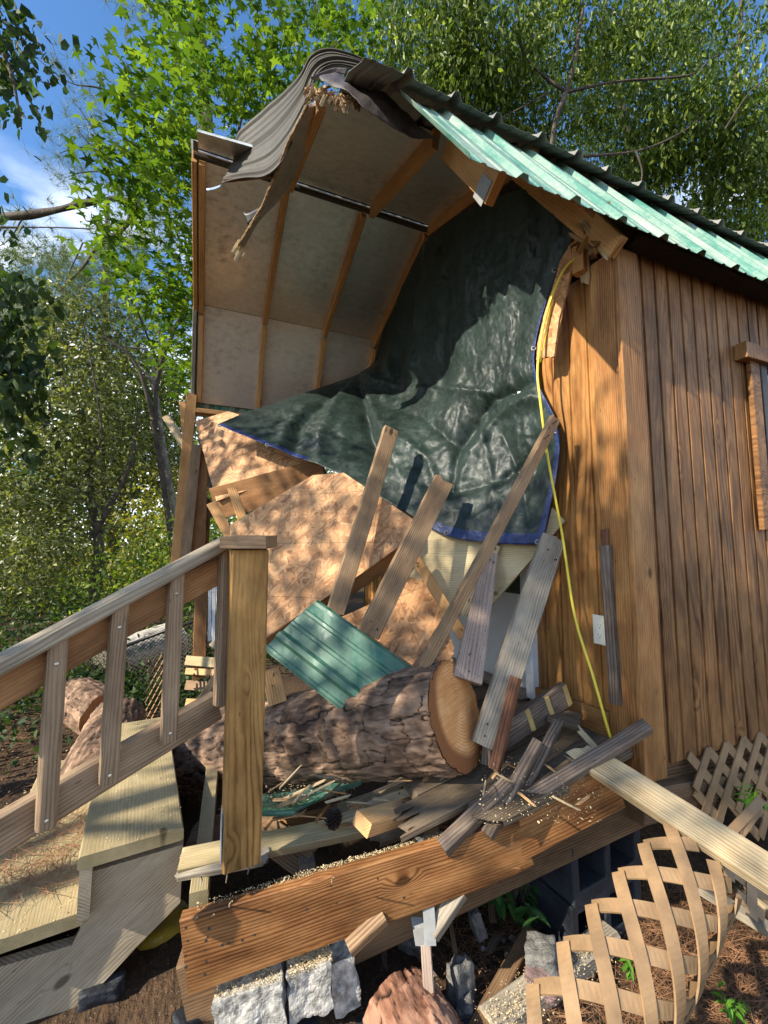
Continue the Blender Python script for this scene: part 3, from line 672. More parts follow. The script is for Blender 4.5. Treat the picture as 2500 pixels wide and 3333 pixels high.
# strip of near sheathing still hanging beside the first rafter
q0 = [(1058, 330, 2.0), (1010, 440, 2.2), (962, 560, 2.42), (915, 640, 2.52), (840, 720, 2.56), (795, 800, 2.62)]
q1 = [(1000, 345, 1.97), (950, 440, 2.11), (900, 560, 2.28), (858, 660, 2.40), (815, 735, 2.48), (775, 800, 2.56)]
G = interp([q1, q0], 8, 2); G = [[p+RGT*(.006*fbm(p, 22) if j == 0 else 0) for p in r] for j, r in enumerate(G)]
gridmesh('hanging_sheathing', G, 'silver', cabin, .012, smooth=False)
E = spline(q1, 8); 
for i in range(len(E)-1):
    p = E[i]; board('torn_edge', p+UPV*rnd.uniform(-.003, .003), E[i+1]+(E[i+1]-p)*.6, rnd.uniform(.008, .016), .010, 'rawosb', cabin, nx=3, j0=.01, j1=.012, roll=rnd.uniform(-30, 30))
for i in range(14):
    p = at(785+rnd.gauss(0, 9), 800+rnd.gauss(0, 18), 2.58); board('splinter', p, p+(-UPV*.05-RGT*.03)*rnd.uniform(.4, 1), .016, .004, 'pale', cabin, nx=2, j1=.02)
gridmesh('hanging_felt', interp([[(850, 672, 2.46), (815, 690, 2.47), (792, 692, 2.48)], [(838, 705, 2.47), (815, 722, 2.48), (808, 735, 2.49)]], 4, 4), 'black', cabin, .003)
# peeled metal sheet
rows = []
A = [(1250, 226, 1.99), (1150, 182, 2.0), (1066, 166, 2.02), (1012, 188, 2.05), (978, 248, 2.12), (922, 308, 2.26), (850, 370, 2.42), (782, 430, 2.55), (764, 476, 2.62)]
B = [(1252, 240, 1.985), (1155, 205, 2.0), (1075, 200, 2.02), (1022, 232, 2.05), (985, 310, 2.12), (930, 395, 2.25), (870, 455, 2.38), (800, 500, 2.52), (760, 522, 2.60)]
Cc = [(1254, 255, 1.98), (1160, 222, 1.99), (1085, 215, 2.01), (1030, 250, 2.03), (995, 350, 2.10), (935, 470, 2.22), (870, 540, 2.34), (790, 560, 2.46), (735, 572, 2.55)]
Dd = [(1256, 268, 1.975), (1165, 236, 1.985), (1090, 222, 2.0), (1035, 262, 2.02), (985, 380, 2.09), (925, 520, 2.2), (868, 576, 2.30), (785, 585, 2.42), (718, 603, 2.50)]
G0 = [[pt(p) for p in r] for r in (A, B, Cc, Dd)]
def bis(G, nu_, nv_):
    rows = [spline(r, nu_) for r in G]; out = [spline(list(c), nv_) for c in zip(*rows)]; return [list(r) for r in zip(*out)]
G = bis(G0, 8, 14); nr = len(G)
for j in range(nr):
    hgt = prof(j/(nr-1)*.52, .13, .012, .004)
    for i in range(len(G[0])):
        G[j][i] = G[j][i] - FWD*hgt*min(1, i/8)+UPV*(.005*fbm(G[j][i], 4))
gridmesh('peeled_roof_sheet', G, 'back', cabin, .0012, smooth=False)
gridmesh('blue_flap', interp([[(720, 600, 2.5), (700, 608, 2.5), (672, 614, 2.5)], [(724, 606, 2.5), (700, 618, 2.5), (674, 622, 2.5)]], 3, 2), 'bluemetal', cabin, .001)
board('purlin', (735, 588, 2.52), (890, 572, 2.38), .02, .04, 'trimd', cabin)
# far corner post of the porch and its leaning neighbours
pf = root('porch_post', 'reddish brown corner post at the far left end of the porch', 'post', Vector((-.02, 3.98, -.2)))
board('post_shaft', Vector((-.02, 3.98, -.2)), Vector((-.03, 4.0, 1.3)), .10, .10, 'orange', pf, n=Vector((0, -1, 0)))
# ---- tarp
TR = [[(1376, 795), (1440, 735), (1520, 690), (1600, 650), (1690, 620), (1770, 640), (1838, 690)],
      [(1300, 920), (1400, 900), (1500, 880), (1600, 860), (1700, 830), (1790, 800), (1862, 765)],
      [(1248, 1060), (1340, 1040), (1450, 1030), (1560, 1010), (1650, 980), (1730, 950), (1806, 900)],
      [(1208, 1190), (1300, 1170), (1420, 1160), (1530, 1140), (1620, 1130), (1690, 1120), (1745, 1110)],
      [(1040, 1262), (1170, 1258), (1330, 1275), (1480, 1270), (1600, 1260), (1690, 1250), (1748, 1235)],
      [(900, 1312), (1060, 1340), (1260, 1380), (1430, 1400), (1590, 1390), (1720, 1370), (1812, 1380)],
      [(800, 1345), (960, 1405), (1170, 1470), (1370, 1530), (1550, 1545), (1710, 1535), (1818, 1510)],
      [(710, 1384), (910, 1465), (1110, 1545), (1310, 1662), (1450, 1742), (1610, 1768), (1766, 1776)]]
TD = {4: [3.9, 3.75, 3.35], 5: [3.5, 3.3, 2.95, 2.62], 6: [3.35, 3.1, 2.8, 2.5, 2.25], 7: [3.1, 2.85, 2.62, 2.34, 2.14, 1.98, 1.86]}
G = []
for j, r in enumerate(TR):
    row = []
    for i, (px, py) in enumerate(r):
        d = TD.get(j, []); row.append(at(px, py, d[i]) if i < len(d) else onX(px, py, 1.435 if i > 4 else 1.42))
    G.append(row)
FOLDS = [([(1165, 1220), (1185, 1330), (1205, 1450), (1225, 1560)], -.075, 20), ([(1150, 1225), (1040, 1310), (965, 1400), (945, 1490)], -.09, 26), ([(1160, 1215), (1110, 1310), (1060, 1420), (1040, 1510)], .07, 30),
         ([(1000, 1335), (940, 1400), (915, 1460)], .07, 22), ([(1400, 800), (1330, 1000), (1285, 1210)], -.06, 22), ([(1420, 830), (1370, 1000), (1340, 1210)], .05, 24), ([(1290, 960), (1250, 1100), (1235, 1200)], -.06, 16),
         ([(1300, 930), (1280, 1080), (1262, 1210)], .045, 14), ([(1545, 720), (1520, 1000), (1490, 1260), (1470, 1500)], .03, 45), ([(1480, 760), (1450, 1000), (1440, 1260)], -.03, 30), ([(1690, 760), (1650, 1000), (1600, 1260)], -.025, 40),
         ([(1745, 1240), (1610, 1300), (1500, 1460), (1470, 1600)], -.05, 16), ([(1735, 1300), (1620, 1370), (1540, 1480)], .04, 20), ([(1790, 1460), (1640, 1560), (1500, 1600), (1400, 1590)], -.04, 15), ([(1800, 1520), (1650, 1640), (1520, 1700)], .03, 18),
         ([(1215, 1240), (1340, 1270), (1470, 1290), (1600, 1290)], .035, 20), ([(1240, 1320), (1380, 1360), (1480, 1450)], -.035, 18), ([(1290, 1420), (1400, 1500), (1440, 1620)], .03, 20), ([(1640, 1420), (1700, 1560), (1720, 1700)], -.03, 16), ([(1180, 1250), (1260, 1420), (1310, 1560)], .03, 26), ([(1560, 1320), (1590, 1480), (1620, 1680)], .025, 18)]
def topx(p): r = p-CAM; z_ = r.dot(FWD); return 1250+FPX*r.dot(RGT)/z_, 1666.5-FPX*r.dot(UPV)/z_
T = bis(G, 30, 30); PX = [[topx(p) for p in r] for r in T]; nr, nc = len(T), len(T[0]); T2 = []; wr = Vector((-.75, -.6, .25))
for j in range(nr):
    row = []
    for i in range(nc):
        p = T[j][i]; u, v = i/(nc-1), j/(nr-1)
        ed = min(1, 6*min(u, 1-u, v+.05, 1-v))
        k = .35+.65*min(1, max(0, (v-.38)*4)); h = k*(.030*(1-abs(fbm((p.x*1.0, p.y*1.0, p.z*.5), 2.6)*2)) + .008*(1-abs(2*fbm(p+Vector((5, 1, 2)), 5.5)))) + .005*(1-abs(2*fbm((p.x+9, p.y*1.6, p.z), 12)))+(1-k)*.02*math.sin(u*23+3*fbm((p.x, p.y, p.z*.3), 1.5))
        for k_, (pl_, am, wd_) in enumerate(FOLDS):
            dmin = 1e9
            for (ax0, ay0), (bx0, by0) in zip(pl_[:-1], pl_[1:]):
                vx_, vy_ = bx0-ax0, by0-ay0; tt_ = max(0, min(1, ((PX[j][i][0]-ax0)*vx_+(PX[j][i][1]-ay0)*vy_)/(vx_*vx_+vy_*vy_)))
                dmin = min(dmin, math.hypot(PX[j][i][0]-ax0-vx_*tt_, PX[j][i][1]-ay0-vy_*tt_))
            if dmin < 4*wd_: h += am*math.exp(-abs(dmin/wd_)**1.3)
        row.append(p+wr*(h*(.25+.75*ed)))
    T2.append(row)
fm = []
for j in range(nr-1):
    for i in range(nc-1):
        u, v = (i+.5)/(nc-1), (j+.5)/(nr-1)
        fm.append(1 if (v > .982 and (u < .24 or u > .57)) or (u > .98 and v > .34) else 0)
tarp = gridmesh('tarp', T2, 'tarp', None, .0015, mats=['tarpblue'], fmat=fm)
tag(tarp, 'crumpled dark green tarp with a blue hem hung over the broken gable', 'tarp')
def grommet(px, py):
    b = min(((T2[j][i]-CAM).angle(ray(px, py)), j, i) for j in range(0, nr, 1) for i in range(0, nc, 1)); p = T2[b[1]][b[2]]
    n = (CAM-p).normalized(); x, y, z = frame(Vector((0, 0, 1)), n); V = []; F = []
    for q in range(14):
        a_ = 2*math.pi*q/14
        for r_, h_ in ((.013, .002), (.011, .0045), (.0065, .004), (.006, .001)): V.append(p+z*h_+x*(r_*math.cos(a_))+y*(r_*math.sin(a_)))
    for q in range(14):
        for s_ in range(3): F.append((q*4+s_, q*4+s_+1, ((q+1) % 14)*4+s_+1, ((q+1) % 14)*4+s_))
    mesh('grommet', V, F, 'steel', tarp, smooth=True)
for q in ((716, 1386), (866, 1454), (1452, 1738), (1752, 1760), (1808, 1402), (1738, 1133), (1806, 878), (1290, 990)): grommet(*q)
# ---- yellow cord
cd_ = spline([onX(1885, 830, XG-.06), onX(1835, 880, XG-.09), onX(1795, 970, XG-.11), onX(1765, 1080, XG-.13), onX(1750, 1200, XG-.16), onX(1758, 1300, XG-.17), onX(1785, 1500, XG-.15), onX(1830, 1740, XG-.10), onX(1870, 2000, XG-.09), onX(1930, 2200, XG-.09), onX(1975, 2360, XG-.07), onX(1990, 2410, XG-.05)], 8)
yc = tag(tube('cord', cd_, .0055, 'yellow'), 'yellow extension cord hanging in front of the gable wall', 'cord')
tube('cord_loop', spline([onX(1800, 960, XG-.10), onX(1784, 1050, XG-.10), onX(1770, 1120, XG-.12), onX(1758, 1180, XG-.14)], 6), .0045, 'yellow', yc)
# ================================================================== PORCH FRAME
def dk(x, y):  # sagging porch floor level
    return .13-max(0, (1.40-x))*.20
rim = root('broken_rim_joist', 'wet brown porch rim board with nail holes, snapped in two at a knot', 'board', at(1250, 2800, 1.38))
def beamseg(nm, P0, P1, h0, h1, t, mat, par, **k):
    p0, p1 = pt(P0), pt(P1); ax = (p1-p0).normalized(); n = Vector((ax.y, -ax.x, 0)).normalized()
    n = n if n.y < 0 else -n; dn = ax.cross(n); dn = dn if dn.z < 0 else -dn
    return board(nm, p0+dn*h0/2, p1+dn*h1/2, h0, t, mat, par, n=n, w1=h1, **k)
rim0 = beamseg('snapped_half', (592, 2978, 1.20), (1640, 2672, 1.40), .200, .165, .038, 'rim', rim, j1=.11, nx=8, k=14)
beamseg('standing_half', (1440, 2742, 1.374), (1975, 2482, 1.47), .16, .15, .036, 'rim', rim, j0=.10, nx=6, k=14)
board('split_tongue', (1500, 2760, 1.405), (1672, 2795, 1.40), .11, .03, 'rim', rim, w1=.05, j1=.03, nx=5)
rim_m = rim0.matrix_world.copy() if False else worldmat(rim0); rz_ = rim_m.col[2].xyz.normalized(); rpt = rim_m.translation+rz_*.0198
for (px, py) in ((606, 3020), (612, 3063), (676, 3050), (681, 3022), (671, 3062), (604, 3110), (668, 3093), (672, 3130), (724, 3076), (745, 3070), (790, 3061), (829, 3043), (606, 3148), (668, 3172), (1078, 2884), (1096, 2940), (1316, 2922), (1000, 2960), (1230, 2860)):
    p = onP(px, py, rpt, rz_); x, y, z = frame(Vector((1, 0, 0)), rz_); r_ = .0042*rnd.uniform(.8, 1.4)
    mesh('nail_hole', [p+x*r_*math.cos(q*1.05)+y*r_*math.sin(q*1.05)*.8 for q in range(6)], [tuple(range(6))], 'slot', rim)
for (px, py, dx, dy) in ((746, 2955, 9, 22), (632, 3000, 10, 14), (1080, 2872, 4, 16), (690, 2985, 6, 9)):
    tube('bent_nail', [at(px, py, 1.215), at(px+2, py-dy*.6, 1.19), at(px+dx, py-dy, 1.175)], .0022, 'pale', rim, n=5)
skid = root('skid_beam', 'dark timber skid running under the porch and cabin floor', 'beam', at(1300, 2950, 1.5))
beamseg('skid_timber', (590, 3105, 1.33), (2120, 2540, 1.66), .225, .115, .09, 'skid', skid, nx=4, bev=.006)
beamseg('skid_timber', (2060, 2555, 1.56), onY(2560, 2470, YN+.03), .12, .12, .09, 'skid', skid, nx=4, bev=.006)
# joists and blocks seen in the gaps
def tagged(o, l, c, g=None): return tag(o, l, c, g)
for i, (a, b, w_, lab) in enumerate([((1000, 2830, 1.47), (940, 2640, 2.4), .14, 'short grey floor joist below the splintered planks, nearest the railing post'),
                               ((1405, 2690, 1.55), (1330, 2560, 2.4), .14, 'grey floor joist below the splintered planks, beside the leaning dark stick'),
                               ((648, 2900, 1.33), (690, 2700, 2.3), .10, 'cut joist end behind the left end of the rim board')]):
    p0, p1 = pt(a), pt(b); p0.z -= .05; p1.z = p0.z+.02
    tagged(board('floor_joist', p0, p1, .055, w_, 'grey' if i < 2 else 'treated', None, n=Vector((0, 0, 1))), lab, 'joist', 'porch floor joists')
# deck boards still in place by the wall
for i, y in enumerate([1.22, 1.36, 1.505, 1.65, 1.795, 1.94, 2.09, 2.24]):
    x0 = [.92, .70, .78, .95, .62, .80, .9, .7][i]
    tagged(board('deck_board', Vector((x0, y+.01*i*0, dk(x0, y)-.02)), Vector((XG-.03, y, .118)), .138, .028, 'deck', None, n=Vector((0, 0, 1)), j0=.12, nx=4),
           ['dirty deck board along the porch edge by the rim', 'dirty deck board second from the porch edge', 'dirty deck board third from the porch edge', 'dirty deck board under the patched plank', 'dirty deck board under the log end', 'dirty deck board in front of the white door', 'dirty deck board just outside the door sill', 'dirty deck board deep in the porch beside the door'][i], 'deck board', 'deck boards still in place')
tagged(board('floor_board', (1790, 2325, 1.72), (1890, 2350, 1.66), .12, .02, 'deck', None, n=Vector((0, -.1, 1))), 'loose square of dirty floor board against the baseboard', 'board')
# splintered planks under the log
def splint(a, b, w_, t, mat, lab, j0=0, j1=.1, n=None, **k):
    return tagged(board('splintered_plank', a, b, w_, t, mat, None, j0=j0, j1=j1, n=n or Vector((-.05, -.35, 1)), **k), lab, 'plank', 'splintered porch planks')
splint((600, 2800, 1.42), (1545, 2600, 1.62), .075, .034, 'treated', 'long splintered plank under the railing post, running to the log end', .02, .14, bend=-.01)
splint((850, 2735, 1.56), (1420, 2590, 1.70), .12, .028, 'orange', 'orange splintered plank behind the pine cone', .05, .16)
splint((1030, 2680, 1.62), (1440, 2545, 1.72), .09, .035, 'pale', 'pale torn plank with long fibres under the log end', .1, .2, twist=.3)
splint((1160, 2650, 1.55), (1480, 2540, 1.66), .055, .03, 'pale', 'narrow pale splinter of plank lying by the 2x4 block', .1, .12, twist=.5)
splint((1245, 2700, 1.50), (1590, 2570, 1.6), .10, .028, 'deck', 'dark dirty plank with broken end beside the dark stick', .08, .1)
splint((600, 2835, 1.40), (850, 2790, 1.42), .05, .025, 'grey', 'thin grey batten under the railing post', .03, .03)
splint((650, 2720, 1.75), (980, 2640, 1.85), .14, .028, 'brown', 'brown plank lying in shade behind the railing post', .05, .05)
splint((870, 2715, 1.56), (990, 2800, 1.5), .10, .02, 'brown', 'short tilted brown board end below the green sheet', .03, .03, n=Vector((-.3, -.8, .7)))
tagged(board('wood_block', (1178, 2682, 1.36), (1345, 2632, 1.56), .072, .046, 'pine', None, n=Vector((0, -.25, 1)), nx=3), 'orange cut block of two by four lying on the splintered plank', 'wood block')
stp = root('torn_stump', 'pale torn wood fibres of a plank end jammed under the log end', 'splinters', at(1400, 2580, 1.62))
for i in range(34):
    p = at(1400+rnd.gauss(0, 45), 2575+rnd.gauss(0, 18), 1.60+rnd.gauss(0, .03))
    board('fibre', p, p+Vector((rnd.uniform(.02, .08), rnd.gauss(0, .03), rnd.uniform(0, .05))), rnd.uniform(.005, .018), .004, rnd.choice(['pale', 'pine', 'orange']), stp, nx=2, j1=.03)
# nails hanging under the post
for i, (px, py, l) in enumerate(((738, 2810, 62), (808, 2800, 45), (655, 2850, 30))):
    tagged(tube('nail', [at(px, py, 1.31), at(px+3, py+l*.5, 1.31), at(px-2, py+l, 1.31)], .0022, 'darkw' if i < 2 else 'steel', n=5), ['long bent nail hanging below the left edge of the railing post', 'straight nail hanging below the right edge of the railing post', 'bright nail sticking from the thin grey batten'][i], 'nail', 'nails below the railing post')

# ================================================================== STAIRS AND RAILING
DX = Vector((1, .12, 0)).normalized(); DY = Vector((-.12, 1, 0)).normalized()
stairs = root('porch_stairs', 'weathered wooden porch stairs with thick treads and a diagonal stringer', 'stairs', onZ(599, 2695, -.6))
T1 = onZ(599, 2693, -.10)
def tread(c, l, wd, mat='treated', z=0):
    p0 = c-DX*(wd/2)+Vector((0, 0, -.02+z)); return board('tread', p0, p0+DY*l, wd, .040, mat, stairs, n=Vector((0, 0, 1)), nx=2, bev=.005)
tread(T1, 1.15, .30); 
T2_ = onZ(268, 2968, -.285)
tread(T2_, 1.25, .30)
T3_ = T2_-DX*.26+Vector((0, 0, -.185)); tread(T3_, 1.25, .30)
rs3 = T3_-DX*.275+DY*.012+Vector((0, 0, -.08)); board('riser', rs3, rs3+DY*1.1, .12, .034, 'stringer', stairs, n=-DX, nx=2)
rs = T1-DX*.278+DY*.012+Vector((0, 0, -.12)); board('riser', rs, rs+DY*1.1, .155, .034, 'stringer', stairs, n=-DX, nx=2)
rs2 = T2_-DX*.275+DY*.012+Vector((0, 0, -.12)); board('riser', rs2, rs2+DY*1.1, .155, .034, 'treated', stairs, n=-DX, nx=2)
# stringer: a polygon on the plane through the near ends of the treads
sp0 = T1+DY*.035
sg = [(597, 2738), (588, 2925), (440, 3075), (120, 3420), (-260, 3420), (-60, 3150), (240, 3060), (266, 3010), (270, 2835)]
sheet('stringer', sg, [sp0, sp0+Vector((1, -.02, .72)), sp0+Vector((0, 0, 1))], .038, 'stringer', stairs)
rail = root('stair_railing', 'grey brown stair railing with square balusters and a thick yellow newel post hanging loose', 'railing', at(775, 2800, 1.33))
PB, PTp = at(783, 2795, 1.335), at(810, 1788, 1.365)
PAX = (PTp-PB).normalized()
pn = Vector((.04, -1, 0))
board('newel_post', PB, PTp, .112, .089, 'post', rail, n=pn, nx=6, bev=.005)
capc = at(812, 1764, 1.36); board('post_cap', capc-RGT*.068, capc+RGT*.072, .14, .038, 'brown', rail, n=PAX, nx=2)
bk = PB+PAX*.085-Vector((.0585, -.004, 0)); board('bracket', bk-PAX*.07, bk+PAX*.07, .07, .003, 'bluemetal', rail, n=Vector((-1, 0, 0)), nx=1)
for px, py in ((706, 2700), (712, 2745)):
    pass
RD0, RD1 = 1.00, 1.385
RP0, RP1 = at(150, 2400, 1.03), at(730, 2050, 1.37)
RPN = (RP1-RP0).cross(Vector((0, 0, 1))).normalized()
def rp(px, py): return onP(px, py, RP0, RPN)   # vertical plane through the balusters
ra, rb = rp(-150, 2250), rp(742, 1768); ru = Vector((0, 0, 1))
rdir = (rb-ra).normalized(); rn = Vector((rdir.y, -rdir.x, 0)).normalized(); rn = rn if rn.dot(CAM-ra) > 0 else -rn
rup = rn.cross(rdir); rup = rup if rup.z > 0 else -rup
board('handrail', rp(-150, 2244)-rn*.002, rp(738, 1764)-rn*.002, .066, .038, 'railtop', rail, n=rup, nx=5, bev=.007)
board('rail_board', rp(-150, 2336)-rn*.038, rp(738, 1848)-rn*.038, .088, .036, 'orange', rail, n=rn, nx=5)
board('bottom_rail', rp(-150, 2832)-rn*.038, rp(722, 2304)-rn*.038, .092, .036, 'rail', rail, n=rn, nx=5, bev=.006)
for (x0, y0, x1, y1) in ((188, 2072, 148, 2690), (391, 1954, 352, 2545), (575, 1846, 548, 2410), (736, 1792, 718, 2292)):
    b_ = board('baluster', rp(x0, y0), rp(x1, y1), .040, .038, 'rail', rail, n=rn, nx=3, bev=.006)
    for (sx_, sy_) in ((x0-5+(x1-x0)*.1, y0+60), (x1-2, y1-28)):
        p = rp(sx_, sy_+(26 if sy_ < y0+100 else 0))+rn*.0205; x, y, z = frame(ru, rn)
        if x0 < 700: mesh('screw', [p+x*.005*math.cos(q*.7)+y*.005*math.sin(q*.7) for q in range(9)]+[p+z*.002], [(q, (q+1) % 9, 9) for q in range(9)], 'screw', b_)
# ================================================================== LEANING BOARDS
def lean(nm, a, b, w_, t, mat, lab, cat='board', **k):
    o = tagged(board(nm, a, b, w_, t, mat, None, **k), lab, cat, 'boards leaning over the porch wreck'); bm_ = o.matrix_basis; Lh = (pt(b)-pt(a)).length/2
    for q in range(rnd.randint(2, 5)):   # nails left in the wood, some standing out
        e = rnd.choice((-1, 1)); p = bm_ @ Vector((e*(Lh-rnd.uniform(.02, .12)), rnd.uniform(-.3, .3)*w_, t/2-.002)); l = rnd.choice((.003, .003, .02, .03)); zl = bm_.col[2].xyz; xl = bm_.col[0].xyz
        tube('nail', [p, p+zl*l*.6, p+zl*l+xl*l*.5*rnd.uniform(-1, 1)], .0022 if l > .01 else .0036, 'slot', o, n=6)
    return o
lean('leaning_board', (1272, 1398, 2.42), (1092, 1990, 1.98), .085, .036, 'brown', 'brown weathered board leaning on the tarp, leftmost of the long leaning boards', roll=-14, j1=.012, twist=.08, bend=.006)
lean('leaning_board', (1442, 1568, 2.08), (1198, 2065, 1.82), .098, .036, 'brown', 'broad brown board leaning from the green sheet onto the tarp hem', roll=-14, j0=.015, twist=-.06)
lean('leaning_board', (1803, 1368, 1.80), (1378, 2170, 1.66), .042, .040, 'brown', 'thin brown batten reaching highest across the tarp to the gable wall', roll=-25, j0=.02, twist=.15, bend=.01)
lean('leaning_board', (1606, 1770, 2.02), (1520, 2215, 1.68), .055, .030, 'pink', 'pinkish dirt speckled board widening down to the log end', w1=.118, roll=-8)
lean('leaning_board', (1800, 1752, 1.86), (1578, 2430, 1.58), .102, .038, 'grey', 'broad silvery grey board leaning in front of the white door', roll=-16, j0=.012, twist=.05, bend=-.006)
lean('leaning_board', (1352, 1815, 2.10), (1510, 2075, 1.94), .052, .036, 'raft', 'orange strut slanting the other way in front of the light plywood')
lean('leaning_board', (1612, 1775, 2.0), (1514, 1985, 1.9), .05, .02, 'pale', 'short pale split board in the gap beside the thin batten', j1=.04)
lean('leaning_board', (880, 2180, 2.05), (905, 2290, 2.0), .085, .05, 'pine', 'fresh pine stud end standing under the green roof sheet')
# sheets of board
def pl(nm, poly, plane, t, mat, lab, cat, **k): return tagged(sheet(nm, poly, plane, t, mat, None, **k), lab, cat)
pl('osb_panel', [(636, 1372), (745, 1340), (930, 1400), (1040, 1540), (994, 1530), (706, 1632)], [(636, 1372, 3.6), (1040, 1540, 3.0), (706, 1632, 3.15)], .012, 'osb', 'upper strand board panel lying under the left wing of the tarp', 'panel')
pl('osb_panel', [(752, 1708), (1020, 1548), (1120, 1540), (1345, 1690), (1338, 1752), (1130, 1902), (850, 2085), (740, 2120)], [(752, 1708, 2.62), (1345, 1690, 2.20), (850, 2085, 2.22)], .012, 'osb', 'large square strand board panel sunlit below the tarp', 'panel')
tagged(board('floor_stud', (1338, 1770, 2.235), (870, 2088, 2.25), .09, .05, 'orange', None, n=Vector((-.3, -.6, -.7))), 'dark underside stud along the lower edge of the large strand board panel', 'stud')
pl('osb_panel', [(1110, 2010), (1205, 1968), (1335, 1880), (1400, 1895), (1442, 1990), (1462, 2060), (1478, 2110), (1470, 2160), (1300, 2200), (1110, 2150)], [(1110, 2010, 2.12), (1400, 1895, 2.18), (1300, 2200, 1.95)], .012, 'osb', 'ragged strand board panel with a curved torn edge behind the leaning boards', 'panel', jag=(3, 4, 5, 6), ja=.006)
pl('plywood_panel', [(1365, 1720), (1560, 1740), (1770, 1770), (1798, 1652), (1840, 1696), (1592, 1982), (1470, 2010), (1330, 1890)], [(1365, 1720, 2.28), (1840, 1696, 1.90), (1592, 1982, 1.98)], .018, 'ply', 'light yellow plywood panel showing below the blue tarp hem', 'panel')
for a, b, w_, lab in (((700, 1640, 3.2), (1060, 1545, 3.0), .24, 'stud beneath the upper strand board panel'), ((755, 1590, 2.86), (800, 1720, 2.78), .06, 'short pine upright with a bright end between the two left strand boards'), ((690, 1640, 3.0), (790, 1820, 2.8), .07, 'pine stud slanting down behind the newel post')):
    tagged(board('framing_stud', a, b, w_, .04, 'raft' if w_ < .09 else 'orange', None), lab, 'stud', 'studs between the strand boards')
# stack at the far left corner
for a, b, w_, t, mat, lab in (((624, 1285, 3.75), (572, 1845, 3.6), .085, .038, 'raft', 'tall pine stud leaning at the far left corner, nearest the trees'),
                         ((595, 1310, 3.85), (612, 1500, 3.75), .06, .04, 'raft', 'upright pine stud with rounded top behind the tall one at the far left corner'),
                         ((540, 1355, 3.95), (618, 1480, 3.9), .07, .03, 'pale', 'short pale board poking left from the far left corner'),
                         ((640, 1450, 3.6), (598, 1860, 3.4), .08, .05, 'brown', 'brown nailed stud slanting beside the tall pine stud'),
                         ((655, 1460, 3.65), (640, 1860, 3.5), .12, .04, 'orange', 'wide orange board standing behind the railing at the far left corner')):
    tagged(board('corner_stud', a, b, w_, t, mat, None), lab, 'stud', 'studs at the far left corner')
# far porch railing and floor edge
fr = root('porch_railing', 'small far porch railing of balusters with painted-in white sunlight behind the newel post', 'railing', Vector((.02, 3.95, -.2)))
for i in range(5): board('baluster', (658+i*13, 1900, 3.62), (655+i*13, 2085, 3.6), .026, .03, 'white', fr, nx=2)  # white colour stands in for sunlight on these balusters
board('bottom_rail', (650, 2062, 3.72), (722, 2120, 3.5), .05, .04, 'railtop', fr)
board('end_post', (648, 1880, 3.8), (645, 2150, 3.8), .06, .06, 'orange', fr)
for i, (y0, y1, mat) in enumerate(((2150, 2158, 'treated'), (2185, 2190, 'pine'), (2230, 2236, 'brown'), (2290, 2296, 'pine'))):
    tagged(board('stacked_timber', (616, y0, 3.55), (716, y1, 3.45), .075 if i != 1 else .05, .09, mat, None), ['topmost greenish timber of the far porch corner stack', 'short pine timber second from the top of the far stack', 'brown timber third from the top of the far stack', 'lowest pine timber of the far porch corner stack'][i], 'timber', 'timbers stacked at the far porch corner')
tagged(board('grey_brace', (712, 2190, 3.0), (645, 2290, 3.0), .05, .03, 'darkw', None), 'dark grey brace slanting against the far timber stack', 'board')

# ================================================================== GREEN SHEETS
def quad(a, b, c, d): return [pt(q) for q in (a, b, c, d)]
qa, qb, qc, qd = quad((1032, 1950, 1.98), (1340, 2172, 1.76), (1130, 2330, 1.70), (856, 2112, 1.92))
def s_gs(u, v):
    W = (qd-qa).length; s = u/W; p = qa.lerp(qd, s).lerp(qb.lerp(qc, s), v); n = (qb-qa).cross(qd-qa).normalized(); n = n if n.dot(CAM-p) > 0 else -n
    p = p+n*(.035*math.exp(-(s/.06)**2)*(-1) + .03*math.sin(v*3.1)*(1-s) + .008*fbm(p, 5)); return p, n
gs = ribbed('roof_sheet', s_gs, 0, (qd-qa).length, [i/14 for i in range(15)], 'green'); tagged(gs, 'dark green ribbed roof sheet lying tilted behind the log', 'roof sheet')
qe = quad((838, 2640, 1.62), (1170, 2560, 1.62), (1120, 2600, 1.55), (842, 2658, 1.50))
def s_g2(u, v):
    W = .33; s = u/W; a_ = spline([(835, 2655, 1.48), (960, 2650, 1.5), (1090, 2590, 1.55), (1175, 2552, 1.62)], 5); b2 = spline([(838, 2585, 1.85), (960, 2575, 1.85), (1100, 2545, 1.85), (1180, 2530, 1.85)], 5)
    k = v*(len(a_)-1); i = min(int(k), len(a_)-2); f = k-i; p = a_[i].lerp(a_[i+1], f).lerp(b2[i].lerp(b2[i+1], f), s); p = p+Vector((0, 0, .012*fbm(p, 8))); return p, Vector((0, -.2, 1))
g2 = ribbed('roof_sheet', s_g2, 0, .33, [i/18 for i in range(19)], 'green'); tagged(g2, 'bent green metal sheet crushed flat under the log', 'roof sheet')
lipP = [[(838, 2640, 1.475), (900, 2640, 1.475), (965, 2637, 1.49)], [(838, 2656, 1.47), (900, 2657, 1.47), (965, 2652, 1.485)]]
gridmesh('folded_lip', interp(lipP, 4, 2), 'green', g2, .002)

